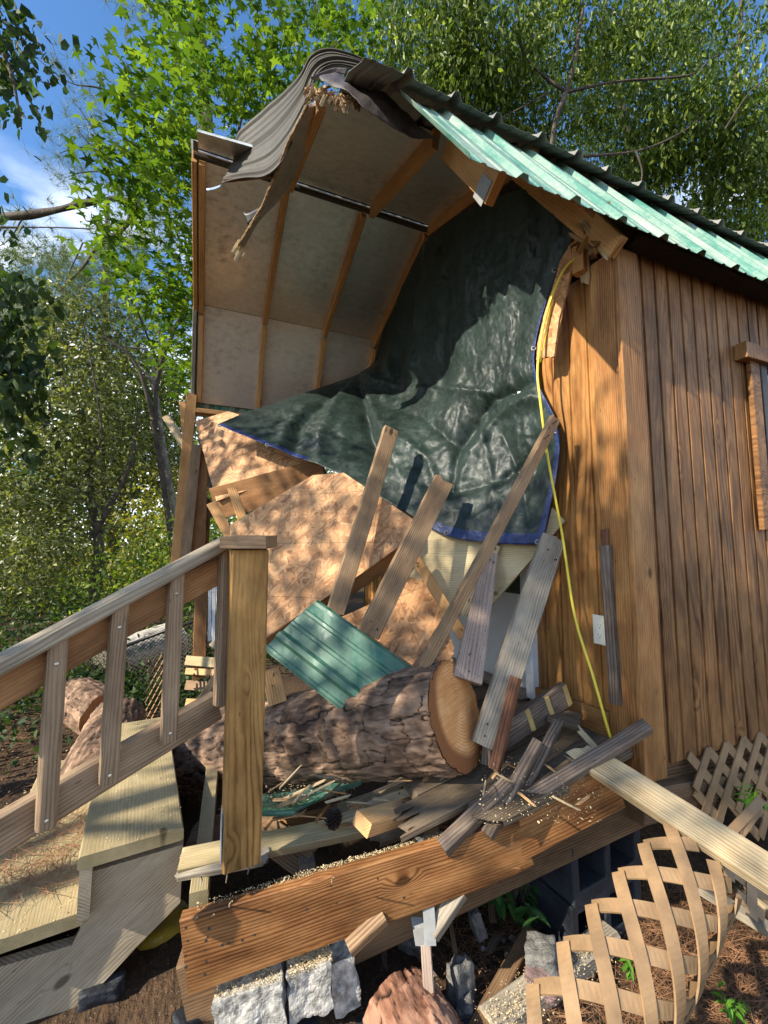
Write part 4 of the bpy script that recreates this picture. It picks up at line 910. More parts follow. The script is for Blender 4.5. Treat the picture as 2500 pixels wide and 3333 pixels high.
# ================================================================== LOGS
def hsh(a, b=0, c=0): v_ = math.sin(a*127.1+b*311.7+c*74.7)*43758.5453; return v_-math.floor(v_)
def loggeo(L_, r0, r1, plate=(.105, .062), depth=.012, seedv=0, nu_=150, na=120, lump=.02):
    """log along local x from 0 to L_: rows of long bark plates with cracks between, some plates flaked up; returns verts, faces, crack, cell"""
    V = []; F = []; ck = []; ce = []; nz = noise.noise; nrow = max(6, round(2*math.pi*(r0+r1)/2/plate[1]))
    for i in range(nu_+1):
        s = i/nu_; xm = s*L_
        for a in range(na):
            an = 2*math.pi*a/na; r = r0+(r1-r0)*s; dirv = Vector((0, math.cos(an), math.sin(an)))
            q = Vector((xm*3.2, dirv.y*r*9, dirv.z*r*9))+Vector((seedv, 2*seedv, 3)); q3 = q*3.7
            w1 = nz(q)*1.0+nz(q3)*.35+nz(q*9)*.10; w2 = nz(q+Vector((9, 2, 4)))*.9+nz(q3+Vector((5, 5, 1)))*.35+nz(q*9+Vector((1, 1, 1)))*.12
            av = an/(2*math.pi)*nrow+w1*1.05; row = math.floor(av); fa = av-row; row %= nrow
            bv = xm/plate[0]*(.75+.6*hsh(row, seedv))+hsh(row, 3)*9+w2*.85; col = math.floor(bv); fb = bv-col
            ea = min(fa+(.5 if hsh(row, 1, col) > .62 else 0), 1-fa+(.5 if hsh((row+1) % nrow, 1, col) > .62 else 0))*plate[1]
            eb = min(fb+(.6 if hsh(row, col, 7) > .5 else 0), 1-fb+(.6 if hsh(row, col+1, 7) > .5 else 0))*plate[0]
            e = min(ea, eb); c = min(1, e/(.006+.006*hsh(row, col, 5))); hid = hsh(row, col, 2)-.5
            fl = hid*.9+(fb-.5)*(hsh(row, col, 9)-.5)*1.2+(fa-.5)*(hsh(row, col, 4)-.35)*1.2
            tn = noise.fractal(Vector((xm*16, dirv.y*r*48, dirv.z*r*48)), 1, 2, 3)
            k = depth*.65*(c-.6)+depth*.5*fl+.26*depth*tn+depth*.25*math.floor(1.6*(nz(q3*1.3)+1))+lump*r*nz(Vector((s*L_*2.1+seedv, dirv.y*1.3, dirv.z*1.3)))
            V.append(Vector((xm, 0, 0))+dirv*(r+k)); ck.append(c); ce.append(.5+.55*hid+.45*tn)
    for i in range(nu_):
        for a in range(na): F.append((i*na+a, i*na+(a+1) % na, (i+1)*na+(a+1) % na, (i+1)*na+a))
    return V, F, ck, ce
def log(name, a, b, r0, r1, lab, cat='log', mat='bark', cut='cut', parent=None, enda=None, **k):
    """log from a (visible sawn end) to b"""
    a, b = pt(a), pt(b); ax = (b-a); L_ = ax.length; x, y, z = frame(ax, Vector((0, 0, 1))); mw = mat4(a, x, y, z)
    V, F, ck, ce = loggeo(L_, r0, r1, **k); na = k.get('na', 120); nu_ = k.get('nu_', 150)
    rt = root(name, lab, cat, a.lerp(b, .5))
    o = mesh('bark', V, F, mat, rt, mw, smooth=True)
    for nm, arr in (('crack', ck), ('cell', ce)):
        at_ = o.data.attributes.new(nm, 'FLOAT', 'POINT'); at_.data.foreach_set('value', arr)
    V2 = []; F2 = []; rr = 14
    base = V[:na]
    for j in range(rr+1):
        f = j/rr
        for q in range(na): p = base[q]; V2.append(Vector((-.002-.004*(1-f)-.003*noise.noise(Vector((p.y*f*14, p.z*f*14, 1))), p.y*f*.992, p.z*f*.992)))
    for j in range(rr):
        for q in range(na): F2.append((j*na+q, j*na+(q+1) % na, (j+1)*na+(q+1) % na, (j+1)*na+q))
    mesh('sawn_end', V2, F2, cut, rt, mw, smooth=True)
    top = V[nu_*na:]; mesh('sawn_end', top, [tuple(range(na))], cut, rt, mw)
    return rt
log('pine_log', (1487, 2325, 1.60), (500, 2470, 2.70), .186, .205, 'big pine log with plated grey bark and a sawn end lying across the wrecked porch', nu_=300, na=250)
log('pine_log', onZ(385, 2345, -.28), onZ(190, 2800, -.46), .16, .17, 'sunlit sawn log section behind the stair railing with a pinkish bark', cut='cutr', nu_=150, na=130)
log('pine_log', onZ(245, 2275, -.3), onZ(345, 2330, -.33), .16, .16, 'dark log section lying behind the sunlit one', cut='cutr', nu_=80, na=110) 
ch = log('log_stub', at(1290, 3290, 1.30), at(1420, 3560, 1.12), .12, .13, 'reddish bark log stub at the bottom edge of the picture below the rim board', mat='barkr', cut='cutr', nu_=120, na=130, lump=.10, depth=.014)
log('fallen_trunk', onZ(575, 2085, -.25), onZ(330, 2160, -.35), .24, .20, 'pale fallen trunk lying behind the chain link fence', mat='barkp', cut='barkp', nu_=60, na=60)

# ================================================================== LOOSE STICKS AND PLANKS ON THE PORCH
def stick(a, b, w_, t, mat, lab, **k): return tagged(board('stick', a, b, w_, t, mat, None, **k), lab, 'stick', 'broken railing sticks on the porch')
stick((1680, 2205, 1.62), (1610, 2505, 1.52), .036, .034, 'redw', 'dark reddish stick standing on the porch in front of the grey board', roll=20)
stick((1597, 2345, 1.64), (1585, 2490, 1.58), .036, .034, 'darkw', 'short dark stick standing in shade beside the reddish one', roll=20)
stick((1752, 2415, 1.52), (1585, 2720, 1.36), .036, .034, 'darkw', 'dark baluster leaning out over the rim board, front one of a pair', roll=20)
stick((1815, 2358, 1.58), (1660, 2660, 1.42), .034, .034, 'darkw', 'dark baluster with a splintered bright tip, rear one of a pair', roll=10, j0=.03)
stick((2108, 2362, 1.46), (1690, 2622, 1.42), .042, .038, 'darkw', 'long dark baluster lying across the porch edge to the cabin corner', roll=25)
stick((1655, 2550, 1.44), (1440, 2760, 1.34), .046, .042, 'darkw', 'thick dark stick lying over the rim board near its break', roll=25)
stick((1250, 2980, 1.29), (1135, 3088, 1.24), .038, .036, 'brown', 'short stick sticking out below the rim board, left of the metal strap', roll=20)
stick((1500, 2900, 1.36), (1405, 3040, 1.30), .042, .040, 'grey', 'short grey stick sticking out below the rim board, right of the metal strap', roll=20)
g = tagged(board('patched_plank', (1842, 2255, 1.76), (1590, 2425, 1.60), .092, .036, 'darkw', None, roll=-35), 'dark plank with yellow dried glue patches lying by the white jamb', 'plank')
for (px, py, d) in ((1830, 2235, 1.75), (1782, 2282, 1.70), (1716, 2316, 1.66)):
    p = at(px, py, d); x = (at(px+22, py+30, d)-p).normalized(); gm = g.matrix_basis
    zl = gm.col[2].xyz; yl = gm.col[1].xyz; xl = gm.col[0].xyz; oo = gm.translation; lx = (p-oo).dot(xl); c_ = oo+xl*lx+zl*.0195
    SEED[0] += 1; V, F = boardgeo(.07, .022, .003, j0=.012, j1=.012, seed=SEED[0], nx=2); mesh('glue_patch', V, F, 'glue', g, mat4(c_, yl, -xl, zl))
tagged(board('broken_plank', (1968, 2500, 1.43), (2560, 2880, 1.10), .092, .036, 'pale', None, roll=-30, j0=.13, nx=8), 'fresh pale broken plank with a splintered end sticking out to the right', 'plank')
tagged(board('split_sliver', (1912, 2405, 1.56), (1990, 2490, 1.5), .022, .012, 'pale', None, j0=.06, j1=.02), 'small pale splinter standing beside the cord end', 'splinter')
tagged(board('sill_board', (1905, 2475, 1.53), (2070, 2415, 1.60), .045, .03, 'treated', None, n=Vector((0, 0, 1)), j0=.02), 'short greenish board on the porch edge below the corner trim', 'board')
for i in range(9):
    px, py = rnd.uniform(1560, 1960), rnd.uniform(2470, 2640); p = onZ(px, py, .09); an = rnd.uniform(0, 3.1)
    tagged(board('wood_chip', p, p+Vector((math.cos(an), math.sin(an), .1))*rnd.uniform(.02, .06), rnd.uniform(.004, .010), .003, rnd.choice(['pale', 'deck', 'pine', 'orange']), None, n=Vector((0, 0, 1)), j0=.02, j1=.02, nx=2), 'torn wood chip scattered on the dirty deck boards', 'wood chip', 'wood chips on the deck')
for i in range(48):   # torn pieces round the foot of the log
    px, py = rnd.uniform(860, 1560), rnd.gauss(2645, 32)-(rnd.uniform(0, 60)); t_ = (px-600)/945; p = at(px, py, 1.47+.12*t_+rnd.uniform(-.03, .05)); an = rnd.uniform(-.9, .9)
    tagged(board('wood_chip', p, p+Vector((math.cos(an), math.sin(an), rnd.uniform(-.1, .25)))*rnd.uniform(.02, .13), rnd.uniform(.004, .016), .004, rnd.choice(['pale', 'deck', 'pine', 'orange', 'brown']), None, n=Vector((rnd.gauss(0, .3), -.4, 1)), j0=.02, j1=.03, nx=2), 'torn splinter of wood strewn round the foot of the big log', 'wood chip', 'splinters round the log')
# pine cone
pc = at(1085, 2668, 1.46); pcr = root('pine_cone', 'dark open pine cone lying among the splintered planks under the log', 'pine cone', pc)
V = []; F = []
for k in range(90):
    s = k/90; an = k*2.39996; r_ = .030*math.sin(math.pi*(.12+.85*s))**.7; c_ = pc+Vector((0, 0, -.032+.064*s)); dv = Vector((math.cos(an), math.sin(an), .35)); sd = Vector((-math.sin(an), math.cos(an), 0)); b0 = len(V)
    V += [c_, c_+dv*r_*.8+sd*.006, c_+dv*r_*1.15+Vector((0, 0, .002)), c_+dv*r_*.8-sd*.006, c_+dv*r_*.9+Vector((0, 0, -.004))]; F += [(b0, b0+1, b0+2, b0+3), (b0+1, b0+4, b0+2), (b0+2, b0+4, b0+3), (b0, b0+4, b0+1), (b0, b0+3, b0+4)]
mesh('cone_scales', V, F, 'cone', pcr)
# galvanised strap over the rim, and the pale stake below it
stp_ = spline([(1385, 2790, 1.50), (1352, 2730, 1.46), (1375, 2722, 1.42), (1385, 2760, 1.40)], 4)
def ribbon(nm, P, wdir, wd, mat, t=.002, par=None):
    G = [[p-wdir*wd/2 for p in P], [p+wdir*wd/2 for p in P]]; return gridmesh(nm, G, mat, par, t, smooth=False)
s1 = ribbon('metal_strap', [pt(q) for q in ((1362, 2745, 1.46), (1366, 2725, 1.44), (1376, 2735, 1.41), (1380, 2775, 1.40))], RGT, .034, 'steel'); tagged(s1, 'curled galvanised strap end standing above the rim board', 'metal strap')
s2 = ribbon('metal_strap', [pt(q) for q in ((1392, 2920, 1.33), (1398, 3000, 1.30), (1400, 3078, 1.27), (1372, 3078, 1.28), (1362, 3020, 1.32), (1356, 2985, 1.34))], RGT, .036, 'steel'); tagged(s2, 'bent galvanised strap hanging below the rim board', 'metal strap')
tagged(board('pale_stake', (1385, 3060, 1.33), (1398, 3260, 1.25), .032, .012, 'pink', None), 'thin whitish stake standing under the hanging metal strap', 'stake')
# ================================================================== BLOCKS AND RUBBLE
def block(name, c, ax, ay, s, mat, holes=True):
    """hollow concrete block: long axis ax, hollow faces along ay"""
    ax = ax.normalized(); az = Vector((0, 0, 1)); ay = az.cross(ax).normalized() if ay is None else ay.normalized(); az = ax.cross(ay)
    l, d, h = s; o = mat4(c, ax, ay, az); wl = .034; xs = [-l/2, -l/2+wl, -wl/2, wl/2, l/2-wl, l/2]; zs = [-h/2, -h/2+wl, h/2-wl, h/2]; V = []; F = []; ix = {}
    def v(x, y, z):
        k = (round(x, 4), round(y, 4), round(z, 4))
        if k not in ix: ix[k] = len(V); V.append((x+rnd.uniform(-.0015, .0015), y+rnd.uniform(-.0015, .0015), z+rnd.uniform(-.0015, .0015)))
        return ix[k]
    for i in range(5):
        for j in range(3):
            a, b_, e, f = xs[i], xs[i+1], zs[j], zs[j+1]
            if holes and i in (1, 3) and j == 1:
                for (p, q) in (((a, e), (b_, e)), ((b_, e), (b_, f)), ((b_, f), (a, f)), ((a, f), (a, e))):
                    F.append((v(p[0], -d/2, p[1]), v(q[0], -d/2, q[1]), v(q[0]*1.0, d/2-.02, q[1]), v(p[0], d/2-.02, p[1])))
                F.append((v(a, d/2-.02, e), v(b_, d/2-.02, e), v(b_, d/2-.02, f), v(a, d/2-.02, f)))
            else: F.append((v(a, -d/2, e), v(b_, -d/2, e), v(b_, -d/2, f), v(a, -d/2, f)))
            F.append((v(a, d/2, e), v(a, d/2, f), v(b_, d/2, f), v(b_, d/2, e)))
    for i in range(5):
        for z in (zs[0], zs[3]): F.append((v(xs[i], -d/2, z), v(xs[i+1], -d/2, z), v(xs[i+1], d/2, z), v(xs[i], d/2, z)))
    for j in range(3):
        for x in (xs[0], xs[5]): F.append((v(x, -d/2, zs[j]), v(x, -d/2, zs[j+1]), v(x, d/2, zs[j+1]), v(x, d/2, zs[j])))
    ob = mesh(name, V, F, mat, None, o)
    bv = ob.modifiers.new('bevel', 'BEVEL'); bv.width = .006; bv.segments = 2; bv.limit_method = 'ANGLE'
    return ob
bc = at(2050, 2930, 1.62); bx = Vector((1, .10, 0))
for i in range(2):
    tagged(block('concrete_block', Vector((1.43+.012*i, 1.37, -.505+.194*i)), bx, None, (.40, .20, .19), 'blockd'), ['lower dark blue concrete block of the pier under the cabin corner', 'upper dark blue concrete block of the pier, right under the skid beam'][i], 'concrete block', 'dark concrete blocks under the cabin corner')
def rock(name, c, s, mat, lab, cat='stone', seed=0, sub=4, sharp=.6):
    import bmesh
    bm = bmesh.new(); bmesh.ops.create_icosphere(bm, subdivisions=sub, radius=1); 
    for v in bm.verts:
        p = v.co.copy(); m_ = max(abs(p.x), abs(p.y), abs(p.z)); q = p.lerp(p/m_, sharp)
        q *= 1+.22*noise.noise(p*1.4+Vector((seed, seed*2, 0)))+.07*noise.noise(p*4+Vector((seed, 0, 0)))+.045*noise.fractal(p*9+Vector((seed, 0, 0)), 1, 2, 3); v.co = Vector((q.x*s[0], q.y*s[1], q.z*s[2]))
    me = bpy.data.meshes.new(name); bm.to_mesh(me); bm.free(); me.materials.append(M[mat]); me.polygons.foreach_set('use_smooth', [sub > 2]*len(me.polygons))
    o = bpy.data.objects.new(name, me); COL.objects.link(o); rz = Matrix.Rotation(seed*1.3, 4, 'Z') @ Matrix.Rotation(.3*math.sin(seed*5), 4, 'X'); o.matrix_basis = Matrix.Translation(pt(c)) @ rz
    return tag(o, lab, cat)
def wblock(a, b, hgt, dp, lab, seed):
    a, b = pt(a), pt(b); ax = (b-a).normalized(); n = Vector((ax.y, -ax.x, 0)).normalized(); n = n if n.y < 0 else -n
    c = (a+b)/2-Vector((0, 0, hgt/2))-n*dp/2; L_ = (b-a).length; V = []; F = []; nx_, nz_, ny_ = 14, 8, 6; x, z = ax, n.cross(ax); z = z if z.z > 0 else -z
    import bmesh
    bm = bmesh.new(); bmesh.ops.create_grid(bm, x_segments=2, y_segments=2, size=1); bm.clear(); bmesh.ops.create_cube(bm, size=1); bmesh.ops.subdivide_edges(bm, edges=bm.edges, cuts=17, use_grid_fill=True)
    for v in bm.verts:
        p = v.co; q = x*(p.x*L_)+n*(p.y*dp)+z*(p.z*hgt); e = noise.fractal(q*22+Vector((seed, 0, 0)), 1, 2, 5)-1.1*max(0, noise.noise(q*9+Vector((seed*3, 1, 0)))-.18); q += q.normalized()*(.010*e); v.co = q
    me = bpy.data.meshes.new('b'); bm.to_mesh(me); bm.free(); me.materials.append(M['blockw']); me.name = 'painted_block'
    o = bpy.data.objects.new('painted_block', me); COL.objects.link(o); o.location = c; return tag(o, lab, 'concrete block', 'white painted blocks below the rim board')
wblock((700, 3262, 1.18), (922, 3195, 1.21), .12, .10, 'white painted broken block below the rim board, left half', 1)
wblock((942, 3180, 1.22), (1082, 3130, 1.25), .13, .10, 'white painted broken block covered in sawdust, middle piece', 2)
wblock((1082, 3140, 1.28), (1165, 3105, 1.30), .15, .08, 'white painted broken block, cracked right piece', 3)
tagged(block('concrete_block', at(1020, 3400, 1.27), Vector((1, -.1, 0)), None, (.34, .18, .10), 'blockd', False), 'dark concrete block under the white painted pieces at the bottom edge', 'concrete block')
rock('rubble', (570, 3300, 1.36), (.035, .03, .05), 'stone', 'grey broken block shard with a pointed tip at the foot of the stairs', seed=1, sharp=.7)
rock('rubble', (480, 3340, 1.42), (.06, .05, .03), 'blockd', 'flat grey block piece left of the pointed shard', seed=2, sharp=.7)
rock('rubble', (440, 3290, 1.40), (.05, .03, .04), 'stone', 'small grey shard leaning under the stair stringer', seed=21, sharp=.85)
rock('rubble', (625, 3325, 1.30), (.05, .035, .03), 'blockd', 'dark block shard between the stairs and the white painted blocks', seed=22, sharp=.9)
rock('rubble', (520, 3230, 1.5), (.045, .03, .03), 'blockd', 'dark block shard lying in front of the yellow bag', seed=23, sharp=.9)
rock('rubble', (1765, 3120, 1.40), (.052, .05, .042), 'stone', 'pale square stone lying on the soil above the clay lump', seed=3, sharp=.85)
rock('rubble', (1772, 3185, 1.36), (.055, .04, .035), 'lav', 'reddish clay lump below the pale square stone', seed=4)
rock('rubble', (1500, 3215, 1.36), (.04, .03, .08), 'stone', 'upright grey shard beside the whitish stake', seed=5, sharp=.8)
rock('rubble', (1552, 3005, 1.55), (.025, .02, .05), 'stone', 'small pale shard in the shade beneath the rim board', seed=6, sharp=.8)
rock('rubble', (1518, 3290, 1.32), (.035, .03, .04), 'stone', 'dark stone at the foot of the upright grey shard', seed=8, sharp=.6)
rock('rubble', (1340, 3100, 1.55), (.05, .04, .05), 'stone', 'rounded dark stone behind the hanging strap', seed=9, sharp=.4)
rock('rubble', (1225, 3090, 1.6), (.08, .05, .10), 'stone', 'big slanting grey slab in the shade under the porch', seed=10, sharp=.9)
for i in range(26):
    px, py = rnd.uniform(1450, 2000), rnd.uniform(2830, 3250); p = onZ(px, py, -.585)
    rock('pebble', p, (rnd.uniform(.006, .014),)*2+(.007,), rnd.choice(['stone', 'blockw', 'stone']), 'small pale pebble on the soil under the porch', 'pebble', seed=i, sub=1)['group'] = 'pebbles under the porch'
tagged(board('ground_stick', onZ(1730, 3040, -.55), onZ(1555, 3360, -.56), .05, .045, 'skid', None, n=Vector((0, 0, 1)), j1=.05), 'dark rough timber piece lying on the soil below the leafy plant', 'stick')
for i in range(34):
    px, py = rnd.uniform(1180, 1980), rnd.uniform(2880, 3330); p = onZ(px, py, -.58); p.z = -.59+rnd.uniform(.0, .02); an = rnd.uniform(0, 6.28)
    tagged(board('wood_scrap', p, p+Vector((math.cos(an), math.sin(an), rnd.uniform(-.05, .2)))*rnd.uniform(.04, .2), rnd.uniform(.008, .03), rnd.uniform(.004, .012), rnd.choice(['darkw', 'skid', 'brown', 'deck']), None, n=Vector((0, 0, 1)), j0=.02, j1=.03, nx=2), 'dark scrap of broken wood lying on the soil under the porch', 'wood scrap', 'wood scraps on the soil')
lt = tagged(board('edging_timber', onZ(1985, 3045, -.555), onZ(1590, 3345, -.555), .085, .07, 'grey', None, n=Vector((0, 0, 1)), bev=.012), 'weathered edging timber strewn with sawdust beside the lattice', 'timber')
tagged(board('ground_plank', onZ(2270, 2885, -.50), onZ(2600, 3085, -.50), .05, .03, 'grey', None, n=Vector((0, -.3, 1))), 'grey plank on the ground behind the curled lattice', 'plank')
tagged(board('shattered_board', onZ(2480, 2930, -.50), onZ(2560, 3010, -.5), .08, .03, 'pale', None, n=Vector((0, -.3, 1)), j0=.06), 'pale shattered board end at the right edge', 'board')
# bag in the shade of the stairs
rock('soil_bag', at(530, 3060, 1.64), (.13, .11, .09), 'bag', 'yellow plastic bag lying in the shade behind the stairs', 'bag', seed=3, sharp=.2)
rock('rubble', onZ(330, 3230, -.56), (.06, .03, .03), 'blockd', 'grey block lying in the shade under the stair stringer', seed=12, sharp=.9)

# ================================================================== LATTICE
def slat(nm, P, nrm, wd, t, mat, par):
    V = []; F = []; m = len(P)
    for i, p in enumerate(P):
        d = (P[min(i+1, m-1)]-P[max(i-1, 0)]).normalized(); n = (nrm[i]-d*nrm[i].dot(d)).normalized(); y = n.cross(d)
        V += [p+y*wd/2+n*t/2, p-y*wd/2+n*t/2, p-y*wd/2-n*t/2, p+y*wd/2-n*t/2]
    for i in range(m-1):
        for q in range(4): F.append((i*4+q, i*4+(q+1) % 4, (i+1)*4+(q+1) % 4, (i+1)*4+q))
    F += [(3, 2, 1, 0), (m*4-4, m*4-3, m*4-2, m*4-1)]
    return mesh(nm, V, F, mat, par)
def latticepanel(name, lab, surf, nrmf, umax, vmax, pitch, wd, t=.005, keep=None):
    """two layers of crossing diagonal slats on the surface surf(u, v)"""
    rt = root(name, lab, 'lattice', surf(umax/2, vmax/2))
    for lay in (0, 1):
        k = -int(vmax/pitch)-1
        while k*pitch < umax+vmax:
            pts = []
            n_ = 40
            for i in range(n_+1):
                v = vmax*i/n_; u = (k*pitch+v) if lay == 0 else (k*pitch+vmax-v)
                if 0 <= u <= umax and (keep is None or keep(u, v)): pts.append((u, v))
                elif pts: break
            if len(pts) > 2:
                P = []; Nn = []
                for u, v in pts: n = nrmf(u, v); P.append(surf(u, v)+n*(t*.52*(1 if lay else -1))); Nn.append(n)
                slat('slat', P, Nn, wd, t, 'lattice', rt)
            k += 1
    return rt
A0, A1 = at(1730, 3560, .96), at(2245, 2800, 1.26)
ax_ = (A1-A0).normalized(); side = (RGT-ax_*RGT.dot(ax_)).normalized(); nrm_ = side.cross(ax_); nrm_ = nrm_ if nrm_.dot(CAM-A0) > 0 else -nrm_
Lc = (A1-A0).length
def lth(v): return v/.36*2.75-1.0
def lsurf(u, v):
    r_ = .128+.015*math.sin(u*5); th = lth(v); return A0+ax_*u+side*(r_*math.sin(th))+nrm_*(r_*.9*math.cos(th))
def lnrm(u, v): return (side*math.sin(lth(v))+nrm_*math.cos(lth(v))).normalized()
latticepanel('lattice_panel', 'torn tan plastic lattice strip curled into a tube at the lower right', lsurf, lnrm, Lc, .36, .12, .034)
B0 = onY(2262, 2475, YN-.03); vx = Vector((1, .02, 0)); vz = Vector((-.05, -.12, -1)).normalized()
def bsurf(u, v): return B0+Vector((.0, .02, .01))+vx*u+vz*v
latticepanel('lattice_panel', 'tan lattice skirt hanging broken below the long wall', bsurf, lambda u, v: Vector((0, -1, .1)), .9, .36, .12, .036, keep=lambda u, v: v < .25+.07*math.sin(u*23)+.2*u)
C0 = at(2330, 2790, 1.45)
def csurf(u, v): return C0+Vector((.75, -.1, -.10)).normalized()*u+Vector((.1, -.5, -.8)).normalized()*v
latticepanel('lattice_panel', 'scrap of lattice on the ground behind the pale broken plank', csurf, lambda u, v: Vector((-.2, -.8, .5)).normalized(), .22, .16, .10, .034)
D0 = at(482, 2150, 3.15)
def dsurf(u, v): return D0+Vector((.5, .85, 0))*u+Vector((-.02, -.05, -1))*v
latticepanel('lattice_panel', 'narrow sunlit lattice leaning behind the stair railing', dsurf, lambda u, v: Vector((-.85, -.5, .1)).normalized(), .26, .46, .075, .02)
for i, (a, b) in enumerate((((2360, 2730, 1.42), (2480, 2600, 1.5)), ((2385, 2745, 1.42), (2470, 2630, 1.48)), ((2400, 2700, 1.44), (2450, 2650, 1.5)))):
    tagged(board('loose_slat', a, b, .028, .006, 'lattice', None), ['loose tan slat leaning on the broken plank, longest of the bundle', 'loose tan slat leaning on the broken plank, front one of the bundle', 'loose short tan slat leaning on the broken plank, inside the bundle'][i], 'slat', 'loose lattice slats')
# ================================================================== FENCE
fe_ = root('chain_link_fence', 'sagging chain link fence with a black top rail behind the stairs', 'fence', onZ(450, 2260, -.6))
tube('top_rail', [(380, 2114, 4.4), (520, 2060, 4.4), (660, 2012, 4.4)], .018, 'black', fe_)
V = []; F = []
def wire(p, q, r_=.0035):
    d = (q-p).normalized(); a = d.cross(FWD).normalized()*r_; b = FWD*r_; b0 = len(V)
    for e in (p, q): V.extend([e+a, e+b, e-a, e-b])
    for i in range(4): F.append((b0+i, b0+(i+1) % 4, b0+4+(i+1) % 4, b0+4+i))
o0 = at(230, 2165, 4.45); ex = (at(640, 2018, 4.45)-o0); ez = Vector((0, 0, -.55)); nX = int(ex.length/.055)
exn = ex/nX; nz_ = 14; ezn = ez/nz_
for i in range(nX):
    for j in range(nz_):
        wire(o0+exn*i+ezn*j, o0+exn*(i+1)+ezn*(j+1)); wire(o0+exn*(i+1)+ezn*j, o0+exn*i+ezn*(j+1))
mesh('wire_mesh', V, F, 'limb', fe_)
# ================================================================== GROUND
def gz(x, y):
    z = -.60+.05*noise.fractal(Vector((x*.9, y*.9, 0)), 1, 2, 3)+.012*noise.noise(Vector((x*9, y*9, 2)))
    if y > 3.5 or x < -1: 
        k = min(1, max(0, (y-3.5)/6)+max(0, (-1-x)/10)); z += .15*k
    return z
xs = sorted(set([-200, -120, -70, -40, -25, -15, -10]+[-7+.35*i for i in range(40)]+[7, 9, 12, 16, 25, 40, 70, 120, 200]+[-.8+.05*i for i in range(70)]))
ys = sorted(set([-40, -15, -6, -3]+[-1.5+.4*i for i in range(30)]+[12, 16, 22, 30, 45, 70, 120, 200]+[.5+.05*i for i in range(60)]))
gr = gridmesh('ground', [[Vector((x, y, gz(x, y))) for x in xs] for y in ys], 'dirt'); gr['kind'] = 'structure'

# ================================================================== LITTER
def scatter_needles(name, n, fn, mat='needle', ln=(.05, .12), wd=.0011, up=.25, lab=None):
    V = np.zeros((n, 4, 3)); 
    for i in range(n):
        c = fn(); an = rnd.uniform(0, 6.283); l = rnd.uniform(*ln); d = np.array([math.cos(an), math.sin(an), rnd.uniform(-.02, up)]); s = np.array([-math.sin(an), math.cos(an), .3])*wd
        c = np.array(c); V[i] = [c-s, c+s, c+d*l+s*.4, c+d*l-s*.4]
    V = V.reshape(-1, 3); c = V.mean(0); me = bpy.data.meshes.new(name); me.from_pydata((V-c).tolist(), [], [(4*i, 4*i+1, 4*i+2, 4*i+3) for i in range(n)]); me.materials.append(M[mat])
    o = bpy.data.objects.new(name, me); COL.objects.link(o); o.location = c; o['kind'] = 'stuff'; o['label'] = lab; o['category'] = 'litter'; return o
def gp(px0, px1, py0, py1):
    def f():
        p = onZ(rnd.uniform(px0, px1), rnd.uniform(py0, py1), -.6); return (p.x, p.y, gz(p.x, p.y)+rnd.uniform(.003, .02))
    return f
scatter_needles('pine_straw', 2600, gp(2050, 2560, 2900, 3400), lab='dry pine needles covering the soil at the lower right')
scatter_needles('pine_straw', 900, gp(1450, 2100, 2850, 3400), lab='thin dry pine needles on the dark soil under the porch')
scatter_needles('pine_straw', 2600, lambda: (lambda p: (p.x, p.y, gz(p.x, p.y)+rnd.uniform(.003, .03)))(Vector((rnd.uniform(-2.6, -.5), rnd.uniform(2.2, 6), 0))), ln=(.08, .18), wd=.0018, lab='pine straw on the ground left of the stairs')
def ontread(): 
    p = T2_-DX*rnd.uniform(.04, .30)+DY*rnd.uniform(.15, .62); return (p.x, p.y, p.z+rnd.uniform(.002, .02))
scatter_needles('pine_straw', 420, ontread, ln=(.06, .14), up=.12, lab='reddish pine needles lying on the lower stair tread')
scatter_needles('green_needles', 160, lambda: tuple(onP(rnd.gauss(920, 40), rnd.gauss(2612, 8), at(920, 2612, 1.62), Vector((0, -.4, 1)))+Vector((0, 0, .01))), mat='pineneedle', ln=(.03, .08), up=.1, lab='green pine needles on the crushed green metal sheet')
def chips(name, n, fn, lab, s=(.001, .004), up=Vector((0, 0, 1))):
    C = []; S = []
    for i in range(n): p = fn(); C.append(tuple(p)); S.append(rnd.uniform(*s)*(2 if rnd.random() < .06 else 1))
    n_ = len(C); u = np.tile(np.array(up)[None], (n_, 1))+rng.normal(0, .35, (n_, 3)); u /= np.linalg.norm(u, axis=1, keepdims=True)
    a = rng.normal(0, 1, (n_, 3)); a -= u*(a*u).sum(1, keepdims=True); a /= np.linalg.norm(a, axis=1, keepdims=True)
    o = leaves(name, C, np.array(S), 'rhomb', 'sawdust', None, axes=(np.cross(a, u), a, u)); o['kind'] = 'stuff'; o['label'] = lab; o['category'] = 'sawdust'
def tr(c, l, wd): return lambda: c-DX*rnd.uniform(0, wd)+DY*(rnd.random()**1.2*l)+Vector((0, 0, .002))
chips('sawdust', 420, tr(T1, 1.1, .29), 'pale sawdust chips strewn on the upper stair tread')
chips('sawdust', 420, tr(T2_, 1.0, .29), 'pale sawdust chips strewn on the lower stair tread')
rp0, rp1 = at(640, 2966, 1.205), at(1640, 2672, 1.418)
chips('sawdust', 2200, lambda: rp0.lerp(rp1, min(1, max(0, rnd.gauss(.5, .22))))+Vector((rnd.uniform(0, .004), rnd.uniform(.002, .030), abs(rnd.gauss(0, .003)))), 'sawdust heaped along the top of the rim board', s=(.0012, .003))
chips('sawdust', 1500, lambda: (lambda k: at(700+222*k, 3262-67*k, 1.18+.03*k)+Vector((0, rnd.uniform(0, .09), rnd.gauss(.006, .004))))(rnd.random()), 'sawdust on the left white painted block', s=(.0012, .003))
